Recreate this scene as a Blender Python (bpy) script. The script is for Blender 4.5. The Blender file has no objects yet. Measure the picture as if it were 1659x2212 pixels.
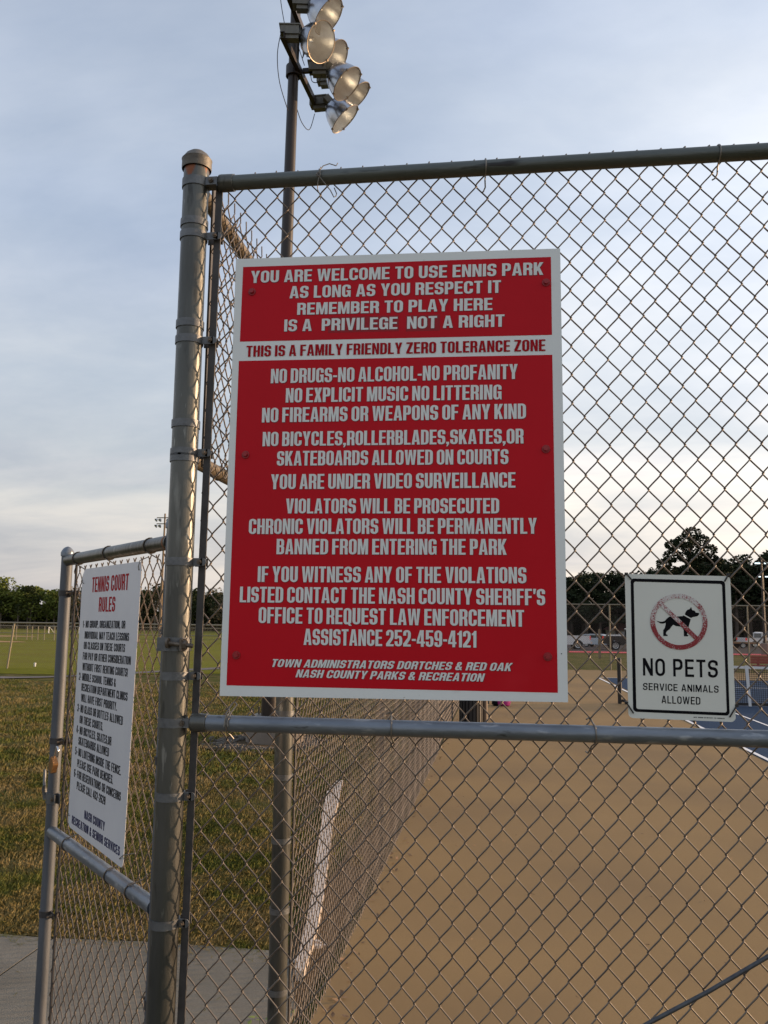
import bpy, math, random
from mathutils import Vector, Matrix, geometry
rnd = random.Random(7)
S = bpy.context.scene
COL = S.collection
R = math.radians
PI = math.pi

# ------------------------------------------------------------------ camera, sky, sun, exposure
H_EYE = 1.78
cam_d = bpy.data.cameras.new('camera')
cam = bpy.data.objects.new('camera', cam_d); COL.objects.link(cam)
r_ = Vector((0.9910343, 0.13308447, 0.0118129)); u_ = Vector((0.00553556, -0.12923806, 0.99159815)); f_ = Vector((-0.13349299, 0.98264238, 0.12881604))
cam.matrix_world = Matrix(((r_.x, u_.x, -f_.x, 0), (r_.y, u_.y, -f_.y, 0), (r_.z, u_.z, -f_.z, H_EYE), (0, 0, 0, 1)))
cam_d.sensor_fit = 'HORIZONTAL'; cam_d.sensor_width = 36; cam_d.lens = 1833.47 / 1659 * 36
cam_d.clip_start = .05; cam_d.clip_end = 6000
S.camera = cam

SUN_AZ = R(70)      # clockwise from +Y
SUN_EL = R(10)
world = bpy.data.worlds.new('World'); S.world = world; world.use_nodes = True
wn = world.node_tree; wn.nodes.clear()
def N(nt, t, **k):
    n = nt.nodes.new(t)
    for a, b in k.items(): setattr(n, a, b)
    return n
def L(nt, a, b): nt.links.new(a, b)
def ramp(nt, stops):
    n = nt.nodes.new('ShaderNodeValToRGB'); e = n.color_ramp.elements
    while len(e) < len(stops): e.new(.5)
    for i, (p, c) in enumerate(stops):
        e[i].position = p; e[i].color = (*c, 1) if len(c) == 3 else c
    return n
def math_n(nt, op, a, b=None, clamp=False):
    n = nt.nodes.new('ShaderNodeMath'); n.operation = op; n.use_clamp = clamp
    for i, v in enumerate((a, b)):
        if v is None: continue
        if isinstance(v, (int, float)): n.inputs[i].default_value = v
        else: nt.links.new(v, n.inputs[i])
    return n.outputs[0]
def mixc(nt, f, a, b, mode='MIX'):
    n = nt.nodes.new('ShaderNodeMix'); n.data_type = 'RGBA'; n.blend_type = mode
    for i, v in ((0, f), (6, a), (7, b)):
        if isinstance(v, (int, float)): n.inputs[i].default_value = v
        elif isinstance(v, tuple): n.inputs[i].default_value = (*v, 1)
        else: nt.links.new(v, n.inputs[i])
    return n.outputs[2]
out = N(wn, 'ShaderNodeOutputWorld'); bg = N(wn, 'ShaderNodeBackground')
sky = N(wn, 'ShaderNodeTexSky'); sky.sky_type = 'NISHITA'; sky.sun_disc = False
sky.sun_elevation = SUN_EL; sky.sun_rotation = SUN_AZ; sky.air_density = 1.0; sky.dust_density = 2.2; sky.ozone_density = 1.6
tc = N(wn, 'ShaderNodeTexCoord'); sep = N(wn, 'ShaderNodeSeparateXYZ'); L(wn, tc.outputs['Generated'], sep.inputs[0])
zz = math_n(wn, 'ADD', math_n(wn, 'MAXIMUM', sep.outputs[2], 0.0), .16)
comb = N(wn, 'ShaderNodeCombineXYZ')
L(wn, math_n(wn, 'DIVIDE', sep.outputs[0], zz), comb.inputs[0]); L(wn, math_n(wn, 'DIVIDE', sep.outputs[1], zz), comb.inputs[1])
mp = N(wn, 'ShaderNodeMapping'); mp.inputs['Rotation'].default_value = (0, 0, R(24)); mp.inputs['Scale'].default_value = (.55, 1.1, 1); L(wn, comb.outputs[0], mp.inputs[0])
n1 = N(wn, 'ShaderNodeTexNoise'); n1.inputs['Scale'].default_value = .8; n1.inputs['Detail'].default_value = 5; n1.inputs['Roughness'].default_value = .5; n1.inputs['Distortion'].default_value = .5
L(wn, mp.outputs[0], n1.inputs[0])
n2 = N(wn, 'ShaderNodeTexNoise'); n2.inputs['Scale'].default_value = 3.4; n2.inputs['Detail'].default_value = 6; n2.inputs['Roughness'].default_value = .55
L(wn, mp.outputs[0], n2.inputs[0])
cl = math_n(wn, 'ADD', math_n(wn, 'MULTIPLY', n1.outputs[0], .75), math_n(wn, 'MULTIPLY', n2.outputs[0], .25))
cr = ramp(wn, [(.38, (.64, .64, .64)), (.66, (1, 1, 1))]); cr.color_ramp.interpolation = 'EASE'; L(wn, cl, cr.inputs[0])
# veil gets thicker towards the horizon
hor = ramp(wn, [(0, (1, 1, 1)), (.10, (.86, .86, .86)), (.30, (.25, .25, .25)), (.62, (.0, .0, .0))]); L(wn, sep.outputs[2], hor.inputs[0])
mask = math_n(wn, 'MAXIMUM', cr.outputs[0], hor.outputs[0])
# veil colour: warm near the horizon and towards the sun, lavender grey above
sunv = (math.sin(SUN_AZ) * math.cos(SUN_EL), math.cos(SUN_AZ) * math.cos(SUN_EL), math.sin(SUN_EL))
dotn = N(wn, 'ShaderNodeVectorMath'); dotn.operation = 'DOT_PRODUCT'; L(wn, tc.outputs['Generated'], dotn.inputs[0]); dotn.inputs[1].default_value = sunv
veilc = ramp(wn, [(0, (3.45, 3.15, 2.95)), (.12, (3.9, 3.7, 3.6)), (.26, (3.85, 3.95, 4.2)), (.42, (3.15, 3.5, 4.15)), (.7, (2.75, 3.1, 3.8))]); L(wn, sep.outputs[2], veilc.inputs[0])
glow = ramp(wn, [(0, (.98, .97, .97)), (.42, (.90, .92, .94)), (.62, (1.08, 1.08, 1.06)), (.80, (1.50, 1.44, 1.34)), (1, (2.2, 1.85, 1.4))])
L(wn, math_n(wn, 'ADD', math_n(wn, 'MULTIPLY', dotn.outputs['Value'], .5), .5), glow.inputs[0])
veil = mixc(wn, 1.0, veilc.outputs[0], glow.outputs[0], 'MULTIPLY')
n3 = N(wn, 'ShaderNodeTexNoise'); n3.inputs['Scale'].default_value = 1.1; n3.inputs['Detail'].default_value = 7; n3.inputs['Roughness'].default_value = .58; n3.inputs['Distortion'].default_value = .3
mp3 = N(wn, 'ShaderNodeMapping'); mp3.inputs['Rotation'].default_value = (0, 0, R(-35)); mp3.inputs['Scale'].default_value = (.7, 1.1, 1); mp3.inputs['Location'].default_value = (3.1, 1.7, 0); L(wn, comb.outputs[0], mp3.inputs[0]); L(wn, mp3.outputs[0], n3.inputs[0])
wr = ramp(wn, [(.36, (.79, .82, .88)), (.50, (.96, .965, .98)), (.64, (1.17, 1.13, 1.08))]); L(wn, n3.outputs[0], wr.inputs[0])
veil = mixc(wn, 1.0, veil, wr.outputs[0], 'MULTIPLY')
final = mixc(wn, mask, sky.outputs[0], veil)
L(wn, final, bg.inputs[0]); bg.inputs[1].default_value = .125
L(wn, bg.outputs[0], out.inputs[0])
sd = bpy.data.lights.new('sun', 'SUN'); sd.energy = 3.6; sd.angle = R(.6); sd.color = (1.0, .67, .41)
sun = bpy.data.objects.new('sun', sd); COL.objects.link(sun)
sun.rotation_euler = Vector(sunv).to_track_quat('Z', 'Y').to_euler()
S.view_settings.view_transform = 'Standard'; S.view_settings.look = 'None'; S.view_settings.gamma = 1
S.view_settings.exposure = 0.72

# ------------------------------------------------------------------ helpers
def zg(y): return 0 if y < 36 else (-0.0105 * (y - 36) if y < 80 else -.462)
class MB:
    def __init__(s): s.v = []; s.f = []
    def add(s, vs, fs):
        o = len(s.v); s.v += [tuple(v) for v in vs]; s.f += [tuple(i + o for i in f) for f in fs]; return s
    def box(s, a, b):
        (x0, y0, z0), (x1, y1, z1) = a, b
        return s.add([(x0,y0,z0),(x1,y0,z0),(x1,y1,z0),(x0,y1,z0),(x0,y0,z1),(x1,y0,z1),(x1,y1,z1),(x0,y1,z1)],
                     [(0,3,2,1),(4,5,6,7),(0,1,5,4),(1,2,6,5),(2,3,7,6),(3,0,4,7)])
    def obox(s, c, ax, ay, az):
        c, ax, ay, az = map(Vector, (c, ax, ay, az)); vs = []
        for k in (-1, 1):
            for i, j in ((-1,-1),(1,-1),(1,1),(-1,1)): vs.append(c + ax*i + ay*j + az*k)
        return s.add(vs, [(0,3,2,1),(4,5,6,7),(0,1,5,4),(1,2,6,5),(2,3,7,6),(3,0,4,7)])
    def tube(s, pts, rad, n=8, cap=True, closed=False):
        pts = [Vector(p) for p in pts]; m = len(pts)
        rads = rad if isinstance(rad, (list, tuple)) else [rad]*m
        up = None; rings = []
        for i, p in enumerate(pts):
            if closed: t = pts[(i+1) % m] - pts[i-1]
            else: t = pts[min(i+1, m-1)] - pts[max(i-1, 0)]
            if t.length < 1e-9: t = Vector((0,0,1))
            t.normalize()
            if up is None:
                up = Vector((0,0,1)) if abs(t.z) < .9 else Vector((0,1,0))
            up = (up - t*up.dot(t))
            if up.length < 1e-6: up = t.orthogonal()
            up.normalize(); w = t.cross(up)
            rings.append([p + (up*math.cos(2*PI*k/n) + w*math.sin(2*PI*k/n))*rads[i] for k in range(n)])
        vs = [v for r in rings for v in r]; fs = []
        for i in range(m if closed else m-1):
            j = (i+1) % m
            for k in range(n): fs.append((i*n+k, j*n+k, j*n+(k+1) % n, i*n+(k+1) % n))
        if cap and not closed: fs.append(tuple(range(n-1, -1, -1))); fs.append(tuple((m-1)*n+k for k in range(n)))
        return s.add(vs, fs)
    def lathe(s, prof, c, ax, n=24, capa=False, capb=False):
        # prof: [(h, r)] along ax from c
        c = Vector(c); ax = Vector(ax).normalized(); a = ax.orthogonal().normalized(); b = ax.cross(a)
        vs = [c + ax*h + (a*math.cos(2*PI*k/n) + b*math.sin(2*PI*k/n))*r for h, r in prof for k in range(n)]
        fs = [(i*n+k, i*n+(k+1) % n, (i+1)*n+(k+1) % n, (i+1)*n+k) for i in range(len(prof)-1) for k in range(n)]
        if capa: fs.append(tuple(range(n-1, -1, -1)))
        if capb: fs.append(tuple((len(prof)-1)*n+k for k in range(n)))
        return s.add(vs, fs)
    def extr(s, poly, fmap, d0, d1):
        # poly in 2D -> fmap(u,v,d) ; capped prism
        n = len(poly)
        vs = [fmap(u, v, d0) for u, v in poly] + [fmap(u, v, d1) for u, v in poly]
        fs = [(i, (i+1) % n, n+(i+1) % n, n+i) for i in range(n)]
        tri = geometry.tessellate_polygon([[Vector((u, v, 0)) for u, v in poly]])
        fs += [tuple(t) for t in tri] + [tuple(n+i for i in reversed(t)) for t in tri]
        return s.add(vs, fs)
def loc_of(p):
    v = Vector((0,0,0))
    while p is not None: v += Vector(p.location); p = p.parent
    return v
def obj(name, mb, mat=None, parent=None, smooth=False, local=False, kind=None):
    me = bpy.data.meshes.new(name)
    off = Vector((0,0,0)) if (local or parent is None) else loc_of(parent)
    me.from_pydata([tuple(Vector(v)-off) for v in mb.v], [], mb.f); 
    if mat: me.materials.append(mat)
    if smooth:
        me.polygons.foreach_set('use_smooth', [True]*len(me.polygons)); me.update(); me.set_sharp_from_angle(angle=R(38))
    me.update()
    o = bpy.data.objects.new(name, me); COL.objects.link(o)
    if parent is not None: o.parent = parent
    if kind: o['kind'] = kind
    return o
def inst(name, me, parent, loc=(0,0,0), rot=(0,0,0)):
    o = bpy.data.objects.new(name, me); COL.objects.link(o); o.parent = parent; o.location = loc; o.rotation_euler = rot; return o
def tag(o, label, cat, group=None):
    o['label'] = label; o['category'] = cat
    if group: o['group'] = group
    return o
def thing(name, label, cat, loc=(0,0,0), rz=0, group=None):
    o = bpy.data.objects.new(name, None); COL.objects.link(o); o.location = loc; o.rotation_euler = (0,0,rz); o.empty_display_size = .1
    return tag(o, label, cat, group)
def dup(root, loc, rz, label, group=None, scale=None):
    r = root.copy(); COL.objects.link(r); r.location = loc; r.rotation_euler = (0,0,rz)
    if label: r['label'] = label
    if group: r['group'] = group
    if scale: r.scale = scale
    for ch in list(root.children):
        c = ch.copy(); COL.objects.link(c); c.parent = r
        for g in ch.children:
            d = g.copy(); COL.objects.link(d); d.parent = c
    return r

# ------------------------------------------------------------------ materials
def mat(name, col, rough=.6, metal=0.0, var=None, scale=8, bump=0, bscale=60, detail=4, stretch=None, spots=None, emit=None, coat=0, spec=.5):
    m = bpy.data.materials.new(name); m.use_nodes = True; nt = m.node_tree; b = nt.nodes['Principled BSDF']
    b.inputs['Base Color'].default_value = (*col, 1); b.inputs['Roughness'].default_value = rough; b.inputs['Metallic'].default_value = metal
    b.inputs['Coat Weight'].default_value = coat; b.inputs['Specular IOR Level'].default_value = spec
    tcn = N(nt, 'ShaderNodeTexCoord'); src = tcn.outputs['Object']
    if stretch:
        q = N(nt, 'ShaderNodeMapping'); q.inputs['Scale'].default_value = stretch; L(nt, src, q.inputs[0]); src = q.outputs[0]
    cur = None
    if var:
        t = N(nt, 'ShaderNodeTexNoise'); t.inputs['Scale'].default_value = scale; t.inputs['Detail'].default_value = detail; t.inputs['Roughness'].default_value = .6; L(nt, src, t.inputs[0])
        rr = ramp(nt, [(.32, (0,0,0)), (.68, (1,1,1))]); L(nt, t.outputs[0], rr.inputs[0])
        cur = mixc(nt, rr.outputs[0], col, var)
    if spots:
        for (sc, lo, hi, c2) in spots:
            t = N(nt, 'ShaderNodeTexNoise'); t.inputs['Scale'].default_value = sc; t.inputs['Detail'].default_value = 5; L(nt, src, t.inputs[0])
            rr = ramp(nt, [(lo, (0,0,0)), (hi, (1,1,1))]); L(nt, t.outputs[0], rr.inputs[0])
            cur = mixc(nt, rr.outputs[0], cur if cur is not None else col, c2)
    if cur is not None: L(nt, cur, b.inputs['Base Color'])
    if bump:
        t = N(nt, 'ShaderNodeTexNoise'); t.inputs['Scale'].default_value = bscale; t.inputs['Detail'].default_value = 3; L(nt, src, t.inputs[0])
        bp = N(nt, 'ShaderNodeBump'); bp.inputs['Strength'].default_value = bump; bp.inputs['Distance'].default_value = .01; L(nt, t.outputs[0], bp.inputs['Height']); L(nt, bp.outputs[0], b.inputs['Normal'])
    if emit: b.inputs['Emission Color'].default_value = (*emit[0], 1); b.inputs['Emission Strength'].default_value = emit[1]
    return m
M = {}
M['galv'] = mat('galvanized_post', (.068,.070,.065), .38, .6, (.125,.125,.113), 9, .14, 90, stretch=(1,1,.18), spots=[(34,.60,.70,(.042,.042,.038)), (7,.56,.70,(.052,.05,.044)), (14,.62,.70,(.22,.22,.20)), (60,.64,.70,(.25,.25,.23))])
M['galv_bright'] = mat('galvanized_rail', (.12,.14,.165), .40, .55, (.215,.24,.27), 16, .12, 80, stretch=(.3,1,1), spots=[(22,.66,.71,(.035,.035,.035)), (40,.60,.70,(.32,.34,.36))])
M['galv_top'] = mat('galvanized_top_rail', (.08,.09,.084), .45, .55, (.12,.132,.124), 8, .1, 80, stretch=(.22,1.5,1.5), spots=[(16,.62,.68,(.03,.03,.03))])
M['cap'] = mat('weathered_cap', (.16,.145,.12), .55, .3, (.09,.08,.068), 25, .15, 120, spots=[(22,.62,.68,(.08,.035,.018))])
M['band'] = mat('band_steel', (.10,.103,.106), .48, .5, (.16,.166,.17), 30, .1, 120)
M['bolt'] = mat('bolt_steel', (.10,.08,.06), .5, .6, (.17,.14,.11), 60)
M['wire'] = mat('fence_wire', (.165,.138,.112), .48, .35, (.08,.064,.054), 9, spots=[(3,.60,.7,(.22,.185,.155)), (120,.66,.72,(.09,.045,.03))])
M['stile'] = mat('gate_stile_steel', (.075,.085,.10), .55, .25, (.125,.135,.15), 12, .1, 80, stretch=(1,1,.2), spots=[(20,.66,.72,(.05,.05,.055))])
M['tie'] = mat('tie_wire', (.24,.225,.20), .45, .6, (.15,.135,.12), 30)
M['bar'] = mat('tension_bar_steel', (.045,.042,.04), .6, .3, (.075,.07,.068), 20)
M['rod'] = mat('truss_rod_steel', (.06,.065,.075), .5, .5, (.10,.105,.11), 40)
M['rust'] = mat('rusty_steel', (.30,.14,.06), .8, .1, (.18,.08,.04), 30)
M['s_rail'] = mat('weathered_rail', (.20,.16,.11), .5, .45, (.11,.09,.065), 16, spots=[(12,.60,.66,(.05,.04,.03))])
M['sign_white'] = mat('sign_white', (.75,.78,.765), .42, 0, (.71,.74,.73), 3, spots=[(9,.68,.80,(.64,.66,.64)), (40,.70,.76,(.5,.5,.47))])
M['sign_edge'] = mat('sign_edge', (.6,.62,.62), .5)
M['red'] = mat('sign_red', (.53,.003,.013), .5, 0, (.485,.003,.011), 2.5, spec=.18, spots=[(5,.60,.85,(.54,.010,.020)), (70,.70,.76,(.40,.004,.012))])
M['red_patch'] = mat('sign_red_patch', (.32,.004,.010), .42, spec=.3)
M['red_bolt'] = mat('red_painted_bolt', (.30,.01,.015), .45)
M['letter'] = mat('letter_white', (.72,.74,.72), .5, 0, (.68,.70,.68), 6, spec=.3)
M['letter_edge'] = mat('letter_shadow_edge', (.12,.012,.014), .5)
M['letter_red'] = mat('letter_red', (.36,.006,.012), .6, spec=.1)
M['ink'] = mat('letter_black', (.006,.006,.008), .7, spec=.08)
M['navy'] = mat('letter_navy', (.006,.006,.06), .7, spec=.08)
M['pets_white'] = mat('pets_sign_white', (.66,.675,.62), .4, 0, (.62,.635,.585), 5)
M['gate_white'] = mat('gate_sign_white', (.63,.63,.64), .42, 0, (.58,.58,.60), 7)
M['zip'] = mat('zip_tie_black', (.01,.01,.01), .4)
M['brass'] = mat('padlock_brass', (.38,.20,.08), .4, .7, (.28,.14,.06), 40)
M['chrome'] = mat('shackle_steel', (.6,.6,.6), .2, 1)
M['bronze'] = mat('pole_bronze', (.026,.018,.014), .42, .2, (.020,.014,.011), 4, spec=.5)
M['pole_black'] = mat('crossarm_bronze', (.02,.013,.011), .5, .1)
M['ballast'] = mat('ballast_grey', (.155,.15,.125), .5, .3, (.12,.115,.10), 12)
M['spun'] = mat('spun_aluminium', (.46,.48,.52), .25, 1, (.34,.36,.40), 6, bump=.06, bscale=14)
M['spun_in'] = mat('reflector_inside', (.62,.67,.74), .34, 1, (.44,.48,.53), 5, bump=.10, bscale=9)
M['rim'] = mat('lamp_rim', (.25,.2,.15), .4, .7)
M['cable'] = mat('cable_black', (.015,.015,.02), .5)
M['concrete_pier'] = mat('pier_concrete', (.20,.165,.13), .85, 0, (.15,.125,.10), 6, .3, 60)
def glass_mat():
    m = bpy.data.materials.new('lamp_glass'); m.use_nodes = True; nt = m.node_tree; nt.nodes.clear()
    o = N(nt, 'ShaderNodeOutputMaterial'); a = N(nt, 'ShaderNodeBsdfTransparent'); a.inputs[0].default_value = (.9,.88,.80,1)
    g = N(nt, 'ShaderNodeBsdfGlossy'); g.inputs[1].default_value = .12; d = N(nt, 'ShaderNodeBsdfDiffuse'); d.inputs[0].default_value = (.62,.64,.66,1)
    x = N(nt, 'ShaderNodeMixShader'); x.inputs[0].default_value = .16; L(nt, a.outputs[0], x.inputs[1]); L(nt, d.outputs[0], x.inputs[2])
    y = N(nt, 'ShaderNodeMixShader'); y.inputs[0].default_value = .12; L(nt, x.outputs[0], y.inputs[1]); L(nt, g.outputs[0], y.inputs[2]); L(nt, y.outputs[0], o.inputs[0])
    return m
M['glass'] = glass_mat()
def ground_mat(name, stops, scale, fine, finecol, rough=.95, bump=.6, bscale=30, big=None, world=True):
    m = bpy.data.materials.new(name); m.use_nodes = True; nt = m.node_tree; b = nt.nodes['Principled BSDF']; b.inputs['Roughness'].default_value = rough; b.inputs['Specular IOR Level'].default_value = .05
    g = N(nt, 'ShaderNodeNewGeometry'); src = g.outputs['Position']
    t = N(nt, 'ShaderNodeTexNoise'); t.inputs['Scale'].default_value = scale; t.inputs['Detail'].default_value = 7; t.inputs['Roughness'].default_value = .62; L(nt, src, t.inputs[0])
    rr = ramp(nt, stops); L(nt, t.outputs[0], rr.inputs[0]); cur = rr.outputs[0]
    if big:
        t3 = N(nt, 'ShaderNodeTexNoise'); t3.inputs['Scale'].default_value = big[0]; t3.inputs['Detail'].default_value = 3; L(nt, src, t3.inputs[0])
        r3 = ramp(nt, [(big[1], (0,0,0)), (big[2], (1,1,1))]); L(nt, t3.outputs[0], r3.inputs[0]); cur = mixc(nt, r3.outputs[0], cur, big[3])
    t2 = N(nt, 'ShaderNodeTexNoise'); t2.inputs['Scale'].default_value = fine; t2.inputs['Detail'].default_value = 4; L(nt, src, t2.inputs[0])
    r2 = ramp(nt, [(.42, (0,0,0)), (.62, (1,1,1))]); L(nt, t2.outputs[0], r2.inputs[0])
    cur = mixc(nt, math_n(nt, 'MULTIPLY', r2.outputs[0], .55), cur, finecol)
    L(nt, cur, b.inputs['Base Color'])
    t4 = N(nt, 'ShaderNodeTexNoise'); t4.inputs['Scale'].default_value = bscale; t4.inputs['Detail'].default_value = 6; L(nt, src, t4.inputs[0])
    bp = N(nt, 'ShaderNodeBump'); bp.inputs['Strength'].default_value = bump; bp.inputs['Distance'].default_value = .03; L(nt, t4.outputs[0], bp.inputs['Height']); L(nt, bp.outputs[0], b.inputs['Normal'])
    return m
M['turf'] = ground_mat('rough_turf', [(.30,(.035,.045,.009)), (.44,(.07,.078,.016)), (.56,(.13,.105,.038)), (.70,(.19,.14,.065))], 1.6, 22, (.05,.05,.014), bscale=45, bump=.8, big=(.35,.55,.72,(.13,.10,.045)))
M['field'] = ground_mat('mown_field', [(.3,(.125,.128,.008)), (.7,(.175,.17,.014))], .5, 3.5, (.105,.108,.008), bscale=12, bump=.5, big=(.16,.45,.65,(.14,.12,.016)))
M['court'] = ground_mat('court_tan', [(.3,(.250,.170,.084)), (.7,(.282,.192,.097))], .35, 180, (.235,.158,.078), rough=.8, bscale=500, bump=.14, big=(.45,.42,.62,(.212,.148,.082)))
M['court_blue'] = ground_mat('court_blue', [(.3,(.022,.044,.085)), (.7,(.027,.052,.096))], .5, 150, (.022,.044,.085), rough=.85, bscale=400, bump=.1)
M['concrete'] = ground_mat('pavement_concrete', [(.3,(.165,.155,.130)), (.7,(.22,.207,.178))], 2.2, 120, (.145,.137,.115), rough=.95, bscale=260, bump=.35, big=(1.3,.48,.64,(.135,.126,.106)))
M['asphalt'] = ground_mat('asphalt', [(.3,(.062,.052,.05)), (.7,(.08,.07,.066))], .3, 20, (.055,.048,.046), bscale=80, bump=.3)
M['path'] = ground_mat('path_concrete', [(.3,(.17,.15,.145)), (.7,(.20,.18,.17))], .6, 30, (.16,.145,.135), bscale=80, bump=.2)
M['pink'] = ground_mat('red_walk', [(.3,(.46,.09,.10)), (.7,(.52,.12,.125))], .4, 20, (.45,.09,.10), bscale=80, bump=.1)
M['dirt'] = ground_mat('infield_dirt', [(.3,(.36,.22,.115)), (.7,(.42,.265,.145))], .5, 10, (.34,.21,.11), bscale=60, bump=.3)
M['soil'] = ground_mat('bare_soil', [(.3,(.10,.072,.043)), (.7,(.17,.125,.078))], 5, 60, (.075,.055,.034), bscale=120, bump=.9)
M['gravel'] = mat('gravel', (.15,.135,.115), .9, 0, (.08,.07,.06), 80)
M['line'] = mat('court_line', (.72,.72,.72), .6)
M['blade'] = ground_mat('grass_blade', [(.34,(.055,.075,.01)), (.44,(.10,.118,.02)), (.51,(.175,.14,.048)), (.62,(.28,.21,.095))], 1.3, 130, (.19,.15,.065), bump=0, rough=.7)
M['leaf_dry'] = mat('dry_leaf', (.13,.065,.03), .8, 0, (.24,.155,.085), 40)
M['plank'] = mat('white_board', (.60,.52,.45), .6, 0, (.50,.43,.37), 8, .2, 60)
def leaf_mat(name, a, b_, c):
    m = bpy.data.materials.new(name); m.use_nodes = True; nt = m.node_tree; b = nt.nodes['Principled BSDF']; b.inputs['Roughness'].default_value = .85; b.inputs['Specular IOR Level'].default_value = .15
    g = N(nt, 'ShaderNodeNewGeometry'); t = N(nt, 'ShaderNodeTexNoise'); t.inputs['Scale'].default_value = .55; t.inputs['Detail'].default_value = 4; L(nt, g.outputs['Position'], t.inputs[0])
    rr = ramp(nt, [(.3, a), (.5, b_), (.7, c)]); L(nt, t.outputs[0], rr.inputs[0])
    rr2 = mixc(nt, math_n(nt, 'MULTIPLY', g.outputs['Random Per Island'], .5), rr.outputs[0], a)
    L(nt, rr2, b.inputs['Base Color']); return m
M['leaf_spring'] = leaf_mat('spring_foliage', (.06,.08,.018), (.13,.155,.03), (.20,.22,.055))
M['leaf_dark'] = leaf_mat('evergreen_foliage', (.022,.032,.013), (.042,.055,.02), (.07,.082,.028))
M['leaf_brown'] = leaf_mat('budding_foliage', (.085,.07,.038), (.14,.11,.06), (.19,.155,.085))
M['needle'] = leaf_mat('pine_needles', (.012,.019,.010), (.024,.034,.015), (.045,.056,.024))
M['bark'] = mat('bark', (.10,.078,.058), .9, 0, (.17,.135,.10), 3)
M['bark_dark'] = mat('bark_dark', (.045,.034,.026), .9, 0, (.08,.06,.045), 3)
M['fence_far'] = mat('far_fence_steel', (.22,.19,.135), .5, .3)
M['fence_tan'] = mat('field_fence_rail', (.27,.225,.15), .55, .2)
M['white_car'] = mat('car_white', (.62,.60,.58), .3, 0, coat=.5)
M['silver_car'] = mat('car_silver', (.42,.47,.53), .3, .4, coat=.5)
M['black_car'] = mat('car_black', (.012,.011,.011), .25, 0, coat=.6)
M['grey_car'] = mat('car_grey', (.25,.25,.26), .3, .3, coat=.5)
M['carglass'] = mat('car_glass', (.03,.035,.04), .1, 0, coat=.5)
M['tyre'] = mat('tyre', (.018,.017,.016), .8)
M['alloy'] = mat('alloy_wheel', (.55,.54,.52), .3, .8)
M['tail'] = mat('tail_light', (.45,.02,.015), .3, emit=((1,.05,.02), .15))
M['head'] = mat('head_light', (.6,.6,.6), .2, .3)
M['plastic'] = mat('bumper_plastic', (.06,.06,.06), .6)
M['cream'] = mat('cream_siding', (.45,.40,.30), .8)
M['roof_red'] = mat('roof_red_brown', (.20,.085,.065), .8)
M['roof_grey'] = mat('roof_grey', (.42,.41,.44), .6)
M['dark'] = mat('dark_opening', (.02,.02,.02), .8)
M['bench_red'] = mat('bench_red', (.27,.045,.03), .55, 0, (.22,.035,.025), 6)
M['black'] = mat('black_paint', (.010,.009,.009), .45)
M['bin'] = mat('bin_black', (.008,.008,.009), .5)
M['bin_lit_side'] = mat('bin_sunlit_brown', (.11,.075,.05), .5)  # brown stands in for low sun on the black bin's right edge
M['net'] = mat('net_black', (.012,.012,.012), .8)
M['net_white'] = mat('net_band', (.62,.62,.62), .7)
M['pinkbag'] = mat('bag_pink', (.42,.02,.22), .5, 0, (.25,.01,.12), 30)
M['wood'] = mat('weathered_wood', (.17,.12,.075), .85, 0, (.22,.16,.10), 14)
M['lampon'] = mat('lit_lamp', (.8,.9,.9), .4, emit=((.75,.95,1), 1.3))
M['people'] = mat('clothing_mixed', (.25,.12,.1), .8, 0, (.1,.12,.2), 3)

# ------------------------------------------------------------------ ground and paving
def sheet(name, pts, z, m, kind='structure', parent=None, thick=None):
    """flat polygon following the terrain; split where the slope changes"""
    mb = MB(); 
    mb.add([(x, y, zg(y)+z) for x, y in pts], [tuple(range(len(pts)))])
    return obj(name, mb, m, parent, kind=kind)
def strip(name, x0, x1, y0, y1, z, m, kind='structure'):
    ys = [y0] + [y for y in (36, 80) if y0 < y < y1] + [y1]; mb = MB(); vs = []; fs = []
    for y in ys: vs += [(x0, y, zg(y)+z), (x1, y, zg(y)+z)]
    for i in range(len(ys)-1): fs.append((2*i, 2*i+1, 2*i+3, 2*i+2))
    return obj(name, mb.add(vs, fs), m, kind=kind)
strip('ground', -2500, 2500, -60, 4000, -.012, M['turf'])
strip('playing_field', -400, -2.6, 33.5, 400, -.006, M['field'])
mb = MB(); mb.add([(-60, 25.4, .001), (-13.6, 25.9, .001), (-2.6, 31.4, .001), (-2.6, 33.6, .001), (-60, 33.6, .001)], [(0,1,2,3,4)])
obj('field_margin', mb, M['field'], kind='structure')
pathpts = [(-60, 21.0, 20.2), (-30, 22.9, 22.0), (-14.5, 24.5, 23.7), (-13.5, 25.1, 24.4), (-12.2, 28.0, 26.4), (-10.8, 31.2, 29.3), (-9.0, 34.5, 32.5), (-5, 40, 38.2), (0, 45, 43.5)]
vs = []; fs = []
for i, (x, ya, yb) in enumerate(pathpts): vs += [(x, yb, zg(yb)+.012), (x, ya, zg(ya)+.012)]
for i in range(len(pathpts)-1): fs.append((2*i, 2*i+2, 2*i+3, 2*i+1))
obj('footpath', MB().add(vs, fs), M['path'], kind='structure')
mb = MB()   # infield dirt ovals
def oval(cx, cy, rx, ry, z, n=36):
    mb.add([(cx+rx*math.cos(2*PI*k/n), cy+ry*math.sin(2*PI*k/n), zg(cy+ry*math.sin(2*PI*k/n))+z) for k in range(n)], [tuple(range(n))])
oval(-56, 72, 13.6, 5.6, .012)
obj('infield_dirt', mb, M['dirt'], kind='structure')
mb = MB(); oval(-80, 98, 24, 5.5, .012); obj('infield_dirt', mb, M['dirt'], kind='structure')
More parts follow.
